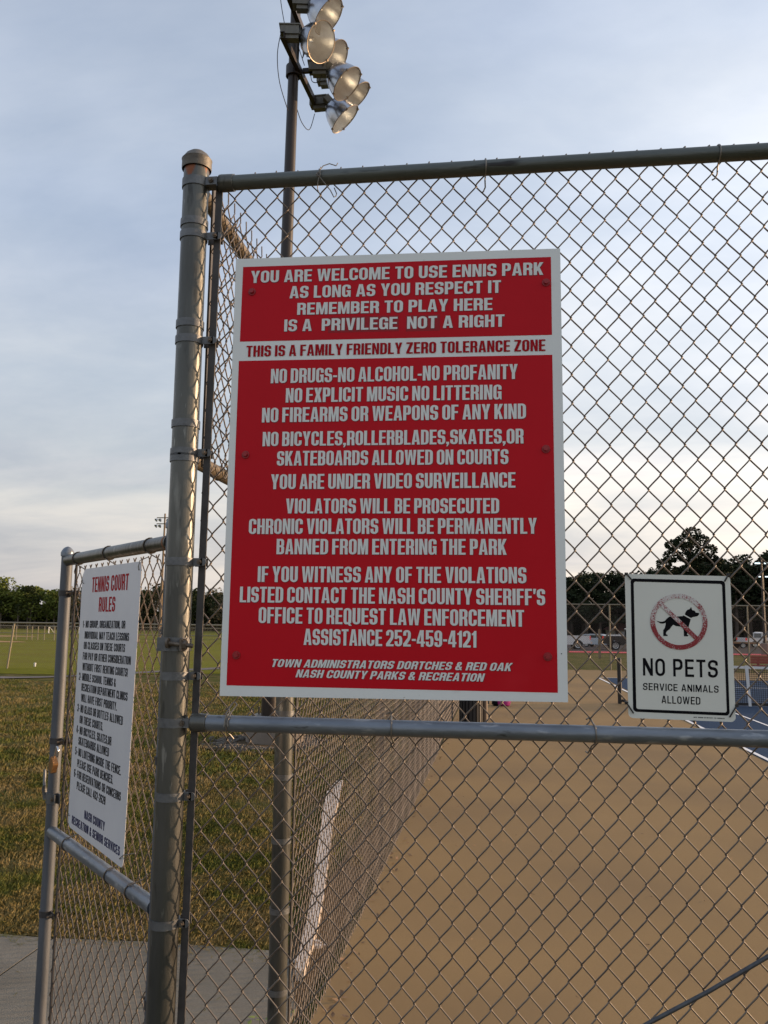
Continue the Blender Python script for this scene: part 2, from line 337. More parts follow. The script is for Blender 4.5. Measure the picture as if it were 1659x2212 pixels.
# concrete pavement slabs by the gate (joints are gaps between slabs)
def slab(pts, z=.03):
    mb = MB(); n = len(pts); mb.add([(x, y, z) for x, y in pts] + [(x, y, -.1) for x, y in pts], [tuple(range(n))] + [(i, n+i, n+(i+1) % n, (i+1) % n) for i in range(n)])
    return mb
pav = thing('concrete_pavement', 'grey concrete pavement slabs under the open gate', 'pavement', (-2.5, 3.5, 0)); pav['kind'] = 'structure'; del pav['category']; del pav['label']
def jline(y):  # the joint runs from (-2.934,4.943) to (-2.47,4.214+.676)
    return None
obj('slab', slab([(-2.444, 4.665), (-1.9, 4.70), (-1.234, 4.69), (-1.08, 4.58), (-.93, 4.05), (-.93, 1.75), (-2.444, 1.75)]), M['concrete'], pav)
obj('slab', slab([(-3.9, 4.72), (-2.456, 4.66), (-2.456, 1.75), (-3.9, 1.75)]), M['concrete'], pav)
obj('slab', slab([(-5.4, 4.8), (-3.912, 4.72), (-3.912, 1.75), (-5.4, 1.75)]), M['concrete'], pav)
obj('slab', slab([(-5.4, 1.738), (-2.456, 1.738), (-2.456, -3), (-5.4, -3)]), M['concrete'], pav)
obj('slab', slab([(-2.444, 1.738), (-1.10, 1.738), (-1.10, -3), (-2.444, -3)]), M['concrete'], pav)
obj('bare_soil_strip', MB().add([(-1.12, 1.6, .004), (-.90, 1.6, .004), (-.905, 34.6, .004), (-1.06, 34.6, .004), (-1.12, 14, .004), (-1.18, 6.4, .004)], [(0,1,2,3,4,5)]), M['soil'], kind='structure')
mb = MB(); mb.add([(-.84, 1.9, .02), (42, 1.9, .02), (42, 34.55, .02), (-.84, 34.55, .02), (-.84, 1.9, -.1), (42, 1.9, -.1), (42, 34.55, -.1), (-.84, 34.55, -.1)], [(0,1,2,3), (0,4,5,1), (3,2,6,7), (0,3,7,4)])
obj('court_surface', mb, M['court'], kind='structure')
XS = 3.49
mb = MB(); mb.add([(XS, 6, .0245), (14.5, 6, .0245), (14.5, 29.6, .0245), (XS-.04, 29.6, .0245)], [(0,1,2,3)])
obj('blue_playing_court', mb, M['court_blue'], kind='structure')
def pline(a, b, w=.05, z=.029):
    a = Vector((*a, z)); b = Vector((*b, z)); d = (b-a).normalized(); n = Vector((-d.y, d.x, 0))*w/2
    mbl.add([a-n, b-n, b+n, a+n], [(0,1,2,3)])
mbl = MB()
pline((XS+.14, 5.95), (XS-.21, 29.63), .065); pline((XS-.2, 29.6), (14.6, 29.6), .06, .0335); pline((4.78, 6), (4.74, 26.0), .05); pline((4.76, 26.0), (14.5, 26.0), .05, .0335)
pline((4.76, 14.9), (14.5, 14.9), .05, .0335); pline((9.4, 14.9), (9.4, 26), .05)
obj('painted_court_lines', mbl, M['line'], kind='structure')
strip('red_walkway', -3, 120, 66.0, 88.0, .02, M['pink'])
strip('parking_lot', -3, 300, 72.5, 146, .03, M['asphalt'])
strip('asphalt_drive', -3, 300, 70.9, 72.4, .026, M['asphalt'])

# ------------------------------------------------------------------ chain link geometry
D2 = .0317; V = .0785; WR = .0021
def strand(ztop, zbot, phase, seg=14, n=6, r=WR, end='knuckle', depth=1.35, A=None):
    """one picket of a chain link fabric: a flattened zigzag, left bends at z = phase + kV"""
    A = (D2/2 + r*.95) if A is None else A; d = r*depth; pts = []
    k0 = math.floor((zbot-phase)/V)-1; k1 = math.ceil((ztop-phase)/V)+1
    for k in range(k1, k0-1, -1):
        for i in range(seg):
            q = i/seg; z = phase + k*V - q*V
            if z > ztop or z < zbot: continue
            tri = -1 + 4*q if q < .5 else 3 - 4*q
            x = A*(.88*tri + .12*math.sin(tri*PI/2)); 
            y = d*max(-1, min(1, 2.2*math.sin(2*PI*q)))
            pts.append(Vector((x + D2/2, y, z)))
    if end == 'knuckle':
        p = pts[0]; s_ = 1 if pts[0].x > D2/2 else -1
        pts = [p+Vector((-.004*s_, .006, .004)), p+Vector((.001*s_, .007, .0115)), p+Vector((.003*s_, 0, .0105)), p+Vector((.002*s_, -.001, .004))] + pts
    elif end == 'barb':
        p = pts[0]; s_ = 1 if pts[0].x > D2/2 else -1
        pts = [p+Vector((.020*s_, .006, .014)), p+Vector((.018*s_, .006, .028)), p+Vector((.011*s_, .004, .037)), p+Vector((.003*s_, .002, .031)), p+Vector((.0, 0, .014))] + pts
    return MB().tube(pts, r, n)
def strands(prefix_mesh_even, prefix_mesh_odd, parent, i0, i1, place):
    for i in range(i0, i1):
        loc, rz = place(i)
        inst('wire', prefix_mesh_even if i % 2 == 0 else prefix_mesh_odd, parent, loc, (0, 0, rz))
def mesh_of(mb, m, name='wire'):
    me = bpy.data.meshes.new(name); me.from_pydata(mb.v, [], mb.f); me.materials.append(m)
    me.polygons.foreach_set('use_smooth', [True]*len(me.polygons)); me.update(); return me
def band(mb, c, r, w=.022, t=.003, n=28):
    """ring around a vertical post"""
    prof = [(-w/2, r+.0003), (-w/2, r+t), (w/2, r+t), (w/2, r+.0003)]
    return mb.lathe(prof, c, (0,0,1), n)
def hexbolt(mb, c, ax, r, l, shaft=None):
    c = Vector(c); ax = Vector(ax).normalized()
    mb.lathe([(0, r), (l, r)], c, ax, 6, True, True)
    if shaft: mb.lathe([(-shaft, r*.55), (0, r*.55)], c, ax, 8, True, True)
    return mb
def pipe(a, b, r, n=20, cap=True): return MB().tube([a, b], r, n, cap)

XP, YF = -.865, 2.2276
ZT, ZM = 3.033, 1.509
def rusty_post():
    m = M['galv'].copy(); m.name = 'galvanized_post_rusty_top'; nt = m.node_tree; b = nt.nodes['Principled BSDF']
    src = b.inputs['Base Color'].links[0].from_socket
    t = N(nt, 'ShaderNodeTexCoord'); q = N(nt, 'ShaderNodeMapping'); q.inputs['Scale'].default_value = (60, 60, 5); L(nt, t.outputs['Object'], q.inputs[0])
    n = N(nt, 'ShaderNodeTexNoise'); n.inputs['Scale'].default_value = 1; n.inputs['Detail'].default_value = 3; L(nt, q.outputs[0], n.inputs[0])
    sp_ = N(nt, 'ShaderNodeSeparateXYZ'); L(nt, t.outputs['Object'], sp_.inputs[0])
    hh = math_n(nt, 'MULTIPLY', math_n(nt, 'SUBTRACT', sp_.outputs[2], 2.99), 11, True)
    v = math_n(nt, 'MULTIPLY', n.outputs[0], hh); rr = ramp(nt, [(.36, (0,0,0)), (.46, (1,1,1))]); L(nt, v, rr.inputs[0])
    L(nt, mixc(nt, rr.outputs[0], src, (.20,.065,.025)), b.inputs['Base Color']); return m
M['galv_rust'] = rusty_post()
# ---------- front fence
fence = thing('chain_link_fence', 'tall chain link fence panel facing the viewer, with round end post and two pipe rails', 'fence', (XP, YF, 0))
PR = .0365
post = obj('post', MB().lathe([(0, PR), (3.10, PR)], (XP, YF, 0), (0,0,1), 40, True, True), M['galv_rust'], fence, True)
cap = MB().lathe([(0, PR+.0055), (.005, PR+.0065), (.026, PR+.006), (.030, PR+.0075), (.034, PR+.004), (.046, PR-.004), (.055, PR-.015), (.060, PR-.028), (.062, .001)], (XP, YF, 3.078), (0,0,1), 40)
obj('post_cap', cap, M['cap'], post, True)
XE = 2.17
post2 = obj('post', MB().lathe([(0, PR), (3.10, PR), (3.12, .03), (3.135, .001)], (XE, YF, 0), (0,0,1), 32, True), M['galv'], fence, True)
RR = .0212
rail_t = obj('rail', pipe((-.770, YF, ZT), (XE-.03, YF, ZT), RR, 28), M['galv_top'], fence, True)
rail_m = obj('rail', pipe((-.785, YF, ZM), (XE-.03, YF, ZM), RR, 28), M['galv_bright'], fence, True)
rail_b = obj('rail', pipe((-.785, YF, .09), (XE-.03, YF, .09), RR, 28), M['galv_bright'], fence, True)
def rail_end(x, z, rail):
    mb = MB().lathe([(0, .006), (.001, RR-.001), (.005, RR+.0030), (.012, RR+.0038), (.046, RR+.0032), (.047, RR+.0003)], (x, YF, z), (1,0,0), 28)
    obj('rail_end_cup', mb, M['galv'], rail, True)
    mb = MB(); band(mb, (XP, YF, z), PR, .024, .0032)
    mb.box((XP+PR-.001, YF-.0205, z-.012), (x+.002, YF-.0165, z+.012)); mb.box((XP+PR-.012, YF-.0165, z-.0115), (x-.002, YF+.016, z-.0085))
    b = obj('brace_band', mb, M['band'], fence, True)
    bb = MB(); hexbolt(bb, (x-.016, YF-.0205, z), (0,-1,0), .0075, .006); hexbolt(bb, (x-.016, YF-.026, z), (0,-1,0), .0045, .004); obj('bolt', bb, M['bolt'], b)
rail_end(-.797, ZT, rail_t); rail_end(-.816, ZM, rail_m)
# tension bands with their lug and bolt, on the bar side
def tension_band(z):
    mb = MB(); band(mb, (XP, YF, z), PR, .0215, .0030)
    lx = -.792 + (z-2.9)*.0085
    mb.box((XP+PR-.0045, YF-.0040, z-.0107), (lx, YF-.0005, z+.0107)); mb.box((XP+PR-.0045, YF+.030, z-.0107), (lx+.004, YF+.033, z+.0107))
    mb.lathe([(0,.0107), (.0035,.0107)], (lx, YF-.004, z), (0,1,0), 16, True, True)
    b = obj('tension_band', mb, M['band'], fence, True)
    bb = MB(); hexbolt(bb, (lx-.008, YF-.004, z), (0,-1,0), .0072, .006); bb.tube([(lx-.008, YF-.015, z), (lx-.008, YF+.042, z)], .0038, 8); hexbolt(bb, (lx-.008, YF+.0335, z), (0,1,0), .0072, .006)
    obj('bolt', bb, M['bolt'], b)
for z in (2.873, 2.563, 2.240, 1.937, 1.631, 1.319, 1.002, .70, .40): tension_band(z)
bar = MB(); bar.obox((-.8085, YF+.013, 1.55), (.0098, 0, 0), (0, .0028, 0), (-.0105, 0, -1.47)); 
obj('tension_bar', MB().add([(v[0]+(v[2]-1.55)*0.0, v[1], v[2]) for v in bar.v], bar.f), M['bar'], fence)
YM = YF + .0245
even = mesh_of(strand(3.064, .04, 1.3455, end='none'), M['wire']); odd = mesh_of(strand(3.0635, .05, 1.3455+V/2, end='knuckle'), M['wire'])
def placeF(i): return ((.197 + D2*i - XP, .0245 + .0006*math.sin(i*1.7), .0012*math.sin(i*2.3)), 0)
strands(even, odd, fence, -32, 62, placeF)
def tie(x, z, parent, y0=YF, lean=.0):
    rr = RR + .0022; pts = []
    pts += [(x+.016+lean, YM+.003, z-.052), (x+.006+lean, YM-.004, z-.046), (x+.008+lean, YM-.010, z-.040)]
    for k in range(0, 13):
        a = -PI/2 + .35 - k/12*(2*PI-1.3)   # round the front of the rail
        pts.append((x+lean*.3+.004*math.sin(k), y0+rr*math.sin(-PI/2-k/12*(PI*1.25)+.9-.0)*-0 + rr*math.cos(PI*.55+k/12*PI*1.05), z+rr*math.sin(-PI*.45-k/12*PI*1.1)*-1*-1 if False else z - rr*math.cos(k/12*PI*1.15-.15)))
    pts += [(x-.002, YM+.001, z+.030), (x-.004, YM+.006, z+.046)]
    return pts
def tie_wire(x, z, parent, tail=.05, lean=.01, r=.0021):
    rr = RR + .0024; pts = [(x+lean-.008, YM+.004, z-RR-tail-.006), (x+lean-.004, YM-.007, z-RR-tail-.008), (x+lean+.001, YM-.012, z-RR-tail+.001), (x+lean*.6, YM-.02, z-RR-tail*.45)]
    for k in range(11):
        a = -PI*.42 + k/10*PI*.95; pts.append((x+.003*math.cos(a), YF-rr*math.cos(a), z+rr*math.sin(a)))
    pts += [(x-.001, YF+.012, z+RR+.004), (x-.004, YM-.002, z+RR+.012), (x-.008, YM+.004, z+RR+.016), (x-.016, YM-.003, z+RR+.012)]
    return obj('tie_wire', MB().tube(pts, r, 8), M['tie'], parent, True)
for x in (-.031, .587, 1.15, 1.7): tie_wire(x, ZT, fence, .030, -.001)
for x, ln in ((-.277, .006), (.234, -.010), (.75, .006), (1.3, .004)): tie_wire(x, ZM, fence, .020, ln)
# the untwisted tie hanging on the top rail
x0 = -.497
pts = [(x0+.050, YF-.002, ZT+.040), (x0+.046, YF-.004, ZT+.031), (x0+.028, YF-.012, ZT+.034), (x0+.012, YF-.020, ZT+.024), (x0, YF-.025, ZT+.004), (x0-.002, YF-.0265, ZT-.008)]
for k in range(9): pts.append((x0+.001+.0055*math.cos(PI+k/8*2*PI), YF-.0275-.0004*k, ZT-.006+.0055*math.sin(PI+k/8*2*PI)))
pts += [(x0+.005, YF-.026, ZT-.014), (x0+.018, YF-.020, ZT-.030), (x0+.032, YF-.010, ZT-.045), (x0+.041, YF-.004, ZT-.063), (x0+.044, YF+.01, ZT-.054), (x0+.044, YF+.02, ZT-.04), (x0+.036, YF+.024, ZT-.02)]
obj('tie_wire', MB().tube(pts, .0015, 8), M['tie'], fence, True)
pts = [(x0+.006, YF-.026, ZT+.018), (x0+.004, YF-.027, ZT-.006), (x0-.001, YF-.026, ZT-.026), (x0-.003, YF-.02, ZT-.045), (x0+.002, YF-.014, ZT-.056), (x0+.005, YF-.012, ZT-.072)]
obj('tie_wire', MB().tube(pts, .0013, 8), M['tie'], fence, True)
# the doubled hairpin tie at the left end of the middle rail
x0 = -.712
for dx, lean in ((-.004, .0), (.004, .012)):
    pts = [(x0+dx+lean*.2, YF-RR-.0025, ZM-.006), (x0+dx*.7+lean*.2, YF-RR-.002, ZM+.010), (x0+dx*.6+lean*.6, YF-.010, ZM+.030), (x0+.010+dx*.4+lean, YF-.004, ZM+.050), (x0+.014+lean*.2, YF-.002, ZM+.056)]
    obj('tie_wire', MB().tube(pts, .0019, 8), M['tie'], fence, True)
tie_wire(x0-.002, ZM, fence, .020, .012, .0019)
# diagonal truss rod
pts = [(-.80, YF-.028, .165), (-.4, YF-.030, .385), (.0, YF-.031, .640), (.342, YF-.031, .853), (.48, YF-.031, .932), (.617, YF-.031, 1.018), (1.2, YF-.03, 1.36), (XE-.05, YF-.028, ZM-.005)]
obj('truss_rod', MB().tube(pts, .0052, 10), M['rod'], fence, True)
pts = [(.40, YF-.022, .875), (.47, YF-.023, .912), (.56, YF-.024, .965), (.66, YF-.024, 1.02)]

# ---------- side fence with the gate opening
side = thing('chain_link_fence', 'long chain link side fence running away along the left edge of the tan court', 'fence', (XP, 3.44, 0))
YG = 3.44; XM = -.8305
sp = obj('post', MB().lathe([(0, PR), (3.08, PR)], (XP, YG, 0), (0,0,1), 36, True, True), M['galv'], side, True)
obj('post_cap', MB().lathe([(0, PR+.006), (.026, PR+.006), (.045, PR-.006), (.056, .001)], (XP, YG, 3.06), (0,0,1), 28), M['cap'], sp, True)
for z in (3.03, 2.911, 2.609, 2.321, 2.2245):      # rings of this fence on the shared corner post
    mb = MB(); band(mb, (XP, YF, z), PR, .0215, .003)
    mb.box((XP+.012, YF+PR-.004, z-.0107), (XP+.015, YF+PR+.03, z+.0107))
    o = obj('tension_band', mb, M['band'], side, True)
for z in (2.9, 2.6, 2.32, 1.41, 1.16, .915, .65, .35):
    mb = MB(); band(mb, (XP, YG, z), PR, .021, .003); mb.box((XP+.008, YG+PR-.006, z-.0105), (XP+.011, YG+PR+.035, z+.0105)); obj('tension_band', mb, M['band'], side, True)
obj('rail', pipe((XP, YF+PR, 3.033), (XP, YG-PR, 3.033), RR, 24), M['s_rail'], side, True)
obj('rail', pipe((XP, YF+PR, 2.235), (XP, YG-PR, 2.235), RR, 24), M['s_rail'], side, True)
obj('rail', pipe((XP, YG+PR, 3.033), (XP, 34.6, 3.033), RR, 16), M['s_rail'], side, True)
for y in (6.43, 9.43, 12.43, 15.43, 18.43, 21.43, 24.43, 27.43, 30.43):
    obj('post', MB().lathe([(0, .024), (3.05, .024)], (XP, y, 0), (0,0,1), 16, False, True), M['galv'], side, True)
    for z in (.4, .75, 1.1, 1.45):
        obj('tie_wire', MB().lathe([(-.002, .0245), (-.002, .031), (.002, .031), (.002, .0245)], (XP+.004, y, z), (0,.2,1), 12), M['tie'], side, True)
te = mesh_of(strand(3.070, 2.205, 1.3455, end='none'), M['wire']); to = mesh_of(strand(3.078, 2.205, 1.3455+V/2, end='barb'), M['wire'])
ntr = int((YG-.07-(YF+.06))/D2)
for i in range(ntr): inst('wire', te if i % 2 == 0 else to, side, (XM-XP, YF+.06+i*D2-YG, 0), (0, 0, R(90)))
for yb in (YF+.055, YG-.05):
    mb = MB(); mb.box((XM-.003, yb-.009, 2.21), (XM+.003, yb+.009, 3.06)); obj('tension_bar', mb, M['bar'], side)
se = mesh_of(strand(3.06, .025, 1.33, seg=10, n=5, end='none'), M['wire']); so = mesh_of(strand(3.085, .03, 1.33+V/2, seg=10, n=5, end='barb'), M['wire'])
mb = MB(); mb.box((XM-.003, YG+.048, .05), (XM+.003, YG+.066, 3.05)); obj('tension_bar', mb, M['bar'], side)
NS = 268
for i in range(NS): inst('wire', se if i % 2 == 0 else so, side, (XM-XP+.002*math.sin(i*.37), .05+i*D2, .0015*math.sin(i*1.3)), (0, 0, R(90)))
mb = MB(); y = YG + .05 + NS*D2; i = 0
while y < 34.5:
    z = 3.05; pts = []; s_ = 1 if i % 2 else 0
    k = 0
    while z > .03:
        pts.append((XM + (.0022 if k % 2 else -.0022), y + (D2 if (k+s_) % 2 else 0), z)); z -= V/2; k += 1
    mb.tube(pts, WR, 3, False); y += D2; i += 1
o = obj('wire_fabric', mb, M['wire'], side, kind='stuff')
# tie loops on the two short rails above the opening
for y in (2.52, 2.86, 3.16):
    for z in (3.033, 2.235):
        pts = [(XP + (RR+.002)*math.cos(a), y + .004*math.sin(a), z + (RR+.002)*math.sin(a)) for a in [k/12*2*PI for k in range(12)]]
        pts = [(XM+.004, y+.01, z-.035)] + pts + [(XM+.003, y-.01, z+.03)]
        obj('tie_wire', MB().tube(pts, .0019, 6), M['tie'], side, True)

# ---------- the open gate
gate = thing('fence_gate', 'open chain link gate carrying the white rules sign, swung out to the left', 'gate', (-.907, 2.281, 0), R(133.87))
GR = .021; GL = 1.027
def g(name, mb, m, parent=gate, smooth=True): return obj(name, mb, m, parent, smooth, local=True)
for s_ in (.0, GL):
    st = g('stile', MB().lathe([(.06, GR), (2.02, GR)], (s_, 0, 0), (0,0,1), 28, True, True), M['stile'])
    g('stile_cap', MB().lathe([(0, GR+.003), (.012, GR+.0035), (.018, GR+.0015), (.026, GR-.003), (.033, GR-.010), (.037, .001)], (s_, 0, 2.014 if s_ else 2.036), (0,0,1), 28), M['galv_bright'], st)
    if not s_: g('stile_top', MB().lathe([(2.02, GR-.0005), (2.045, GR-.0005)], (0, 0, 0), (0,0,1), 28), M['galv'], st)
for z in (1.998, 1.013, .10):
    rl = g('rail', MB().tube([(GR, 0, z), (GL-GR*.9, 0, z)], GR, 28), M['galv_bright'] if z < 1.5 else M['galv'])
    if z > .5:
        for s_ in ((.166, .538, .873) if z > 1.5 else (.18, .36, .80)):
            pts = [(s_+.006+.004*math.cos(a), (GR+.002)*math.cos(a), z+(GR+.002)*math.sin(a)) for a in [k/14*2*PI*.92+2.2 for k in range(15)]]
            tail = [(s_-.018, -.022, z-GR-.022), (s_-.028, -.024, z-GR-.040)] if z > 1.5 else [(s_-.02, -.02, z+GR+.015), (s_-.035, -.024, z+GR+.032)]
            g('tie_wire', MB().tube(pts, .0021, 8), M['bolt'])
            g('tie_wire', MB().tube([(s_, .016, z-(GR if z > 1.5 else -GR)*.9)] + tail, .0019, 6), M['tie'])
ge = mesh_of(strand(1.975, .075, 1.40, end='none', r=.0019), M['wire']); go = mesh_of(strand(1.975, .075, 1.40+V/2, end='none', r=.0019), M['wire'])
ng = int((GL-.105)/D2)
for i in range(ng+1): inst('wire', ge if i % 2 == 0 else go, gate, (.04+i*D2, -.0205, 0), (0, 0, 0))
for s_ in (.048, GL-.052):
    mb = MB(); mb.box((s_-.008, -.0235, .09), (s_+.008, -.0185, 1.985)); g('tension_bar', mb, M['bar'], smooth=False)
def gband(s_, z, side_=-1, wide=.021):
    mb = MB(); band(mb, (s_, 0, z), GR, wide, .003)
    for yy in (-.012, -.036): mb.box((min(s_, s_+side_*.055), yy, z-wide/2), (max(s_, s_+side_*.055), yy+.003, z+wide/2))
    b = g('tension_band', mb, M['bar'])
    bb = MB(); hexbolt(bb, (s_+side_*.046, -.009, z), (0,1,0), .0075, .007); bb.tube([(s_+side_*.046, -.045, z), (s_+side_*.046, .010, z)], .004, 8); g('bolt', bb, M['bolt'], b)
for z in (1.874, 1.334, .73, .30): gband(GL, z)
for z in (1.75, 1.40, .778): gband(0, z, 1)
# hinge: collar on the corner post with a long threaded eye bolt
ax = Matrix.Rotation(-R(133.87), 3, 'Z')
def to_gate(p): v = ax @ (Vector(p) - Vector((-.907, 2.281, 0))); return v
mb = MB(); q = MB(); band(q, (XP, YF, 1.715), PR, .036, .0035); q.box((XP-PR-.003, YF-.016, 1.697), (XP-.010, YF-PR-.002, 1.733))
mb.add([to_gate(v) for v in q.v], q.f); hg = g('hinge', mb, M['band'])
q = MB(); q.tube([(XP-.004, YF-PR-.012, 1.718), (XP+.062, YF-PR-.006, 1.712)], .0058, 12); hexbolt(q, (XP+.036, YF-PR-.008, 1.7145), (1,0,0), .0125, .010); q.box((XP+.030, YF-PR-.020, 1.699), (XP+.036, YF-.01, 1.730)); q.lathe([(0,.0135), (.006,.0135)], (XP-.008, YF-PR-.0125, 1.7185), (1,0,0), 16, True, True)
g('hinge_bolt', MB().add([to_gate(v) for v in q.v], q.f), M['bolt'], hg)
q = MB(); band(q, (0,0,1.715), GR, .03, .004); q.box((-.03, -.01, 1.70), (-.018, .012, 1.73)); g('hinge_collar', q, M['band'], hg)
# latch on the free stile
mb = MB(); band(mb, (GL, 0, 1.131), GR, .036, .0035); mb.box((GL-.052, -.012, 1.113), (GL-.012, -.008, 1.149)); mb.box((GL-.052, .006, 1.113), (GL-.012, .010, 1.149)); mb.box((GL+GR, -.008, 1.115), (GL+GR+.03, .008, 1.147))
lt = g('latch', mb, M['band'])
g('latch_fork', MB().tube([(GL+GR+.018, .014, 1.120), (GL+GR+.026, .02, 1.155), (GL+GR+.016, .022, 1.170), (GL+GR+.030, .020, 1.182), (GL+GR+.036, .018, 1.205), (GL+GR+.044, .016, 1.222)], [.010, .009, .006, .0055, .0055, .004], 8), M['band'], lt)
g('latch_bolt', hexbolt(MB(), (GL-.036, .010, 1.131), (0,1,0), .008, .008), M['bolt'], lt)
g('rust_patch', MB().lathe([(-.004, GR+.0006), (.008, GR+.0006)], (GR+.012, 0, 1.998), (1,0,0), 20), M['rust'])

# padlock hooked in the gate fabric
pk = thing('padlock', 'brass padlock hooked through the gate mesh beside the free stile', 'padlock', (0,0,0))
gm = Matrix.Translation((-.907, 2.281, 0)) @ Matrix.Rotation(R(133.87), 4, 'Z')
pk.location = gm @ Vector((.92, .035, 1.28)); 
cen = Vector((.925, .034, 1.262)); dn = Vector((.55, .0, -.83)).normalized(); wv = Vector((.83, 0, .55)).normalized(); th = Vector((0, 1, 0))
q = MB(); n_ = 20
poly = []
for (a, b) in ((-1,-.55), (-.75,-.9), (-.3,-1), (.3,-1), (.75,-.9), (1,-.55), (1,.8), (.85,1), (-.85,1), (-1,.8)): poly.append((a*.022, b*.024))
q.extr(poly, lambda u, v, d: gm @ (cen + wv*u - dn*v + th*d), -.009, .009)
b_ = obj('lock_body', q, M['brass'], pk)
q = MB(); top = cen - dn*.024
pts = [top + wv*.014 - dn*.0, top + wv*.014 - dn*.040] + [top - dn*(.040+.014*math.sin(a)) + wv*.014*math.cos(a) for a in [k/8*PI for k in range(1, 8)]] + [top - wv*.014 - dn*.040, top - wv*.014 - dn*.026]
obj('shackle', MB().tube([gm @ p for p in pts], .0036, 10), M['chrome'], pk, True)

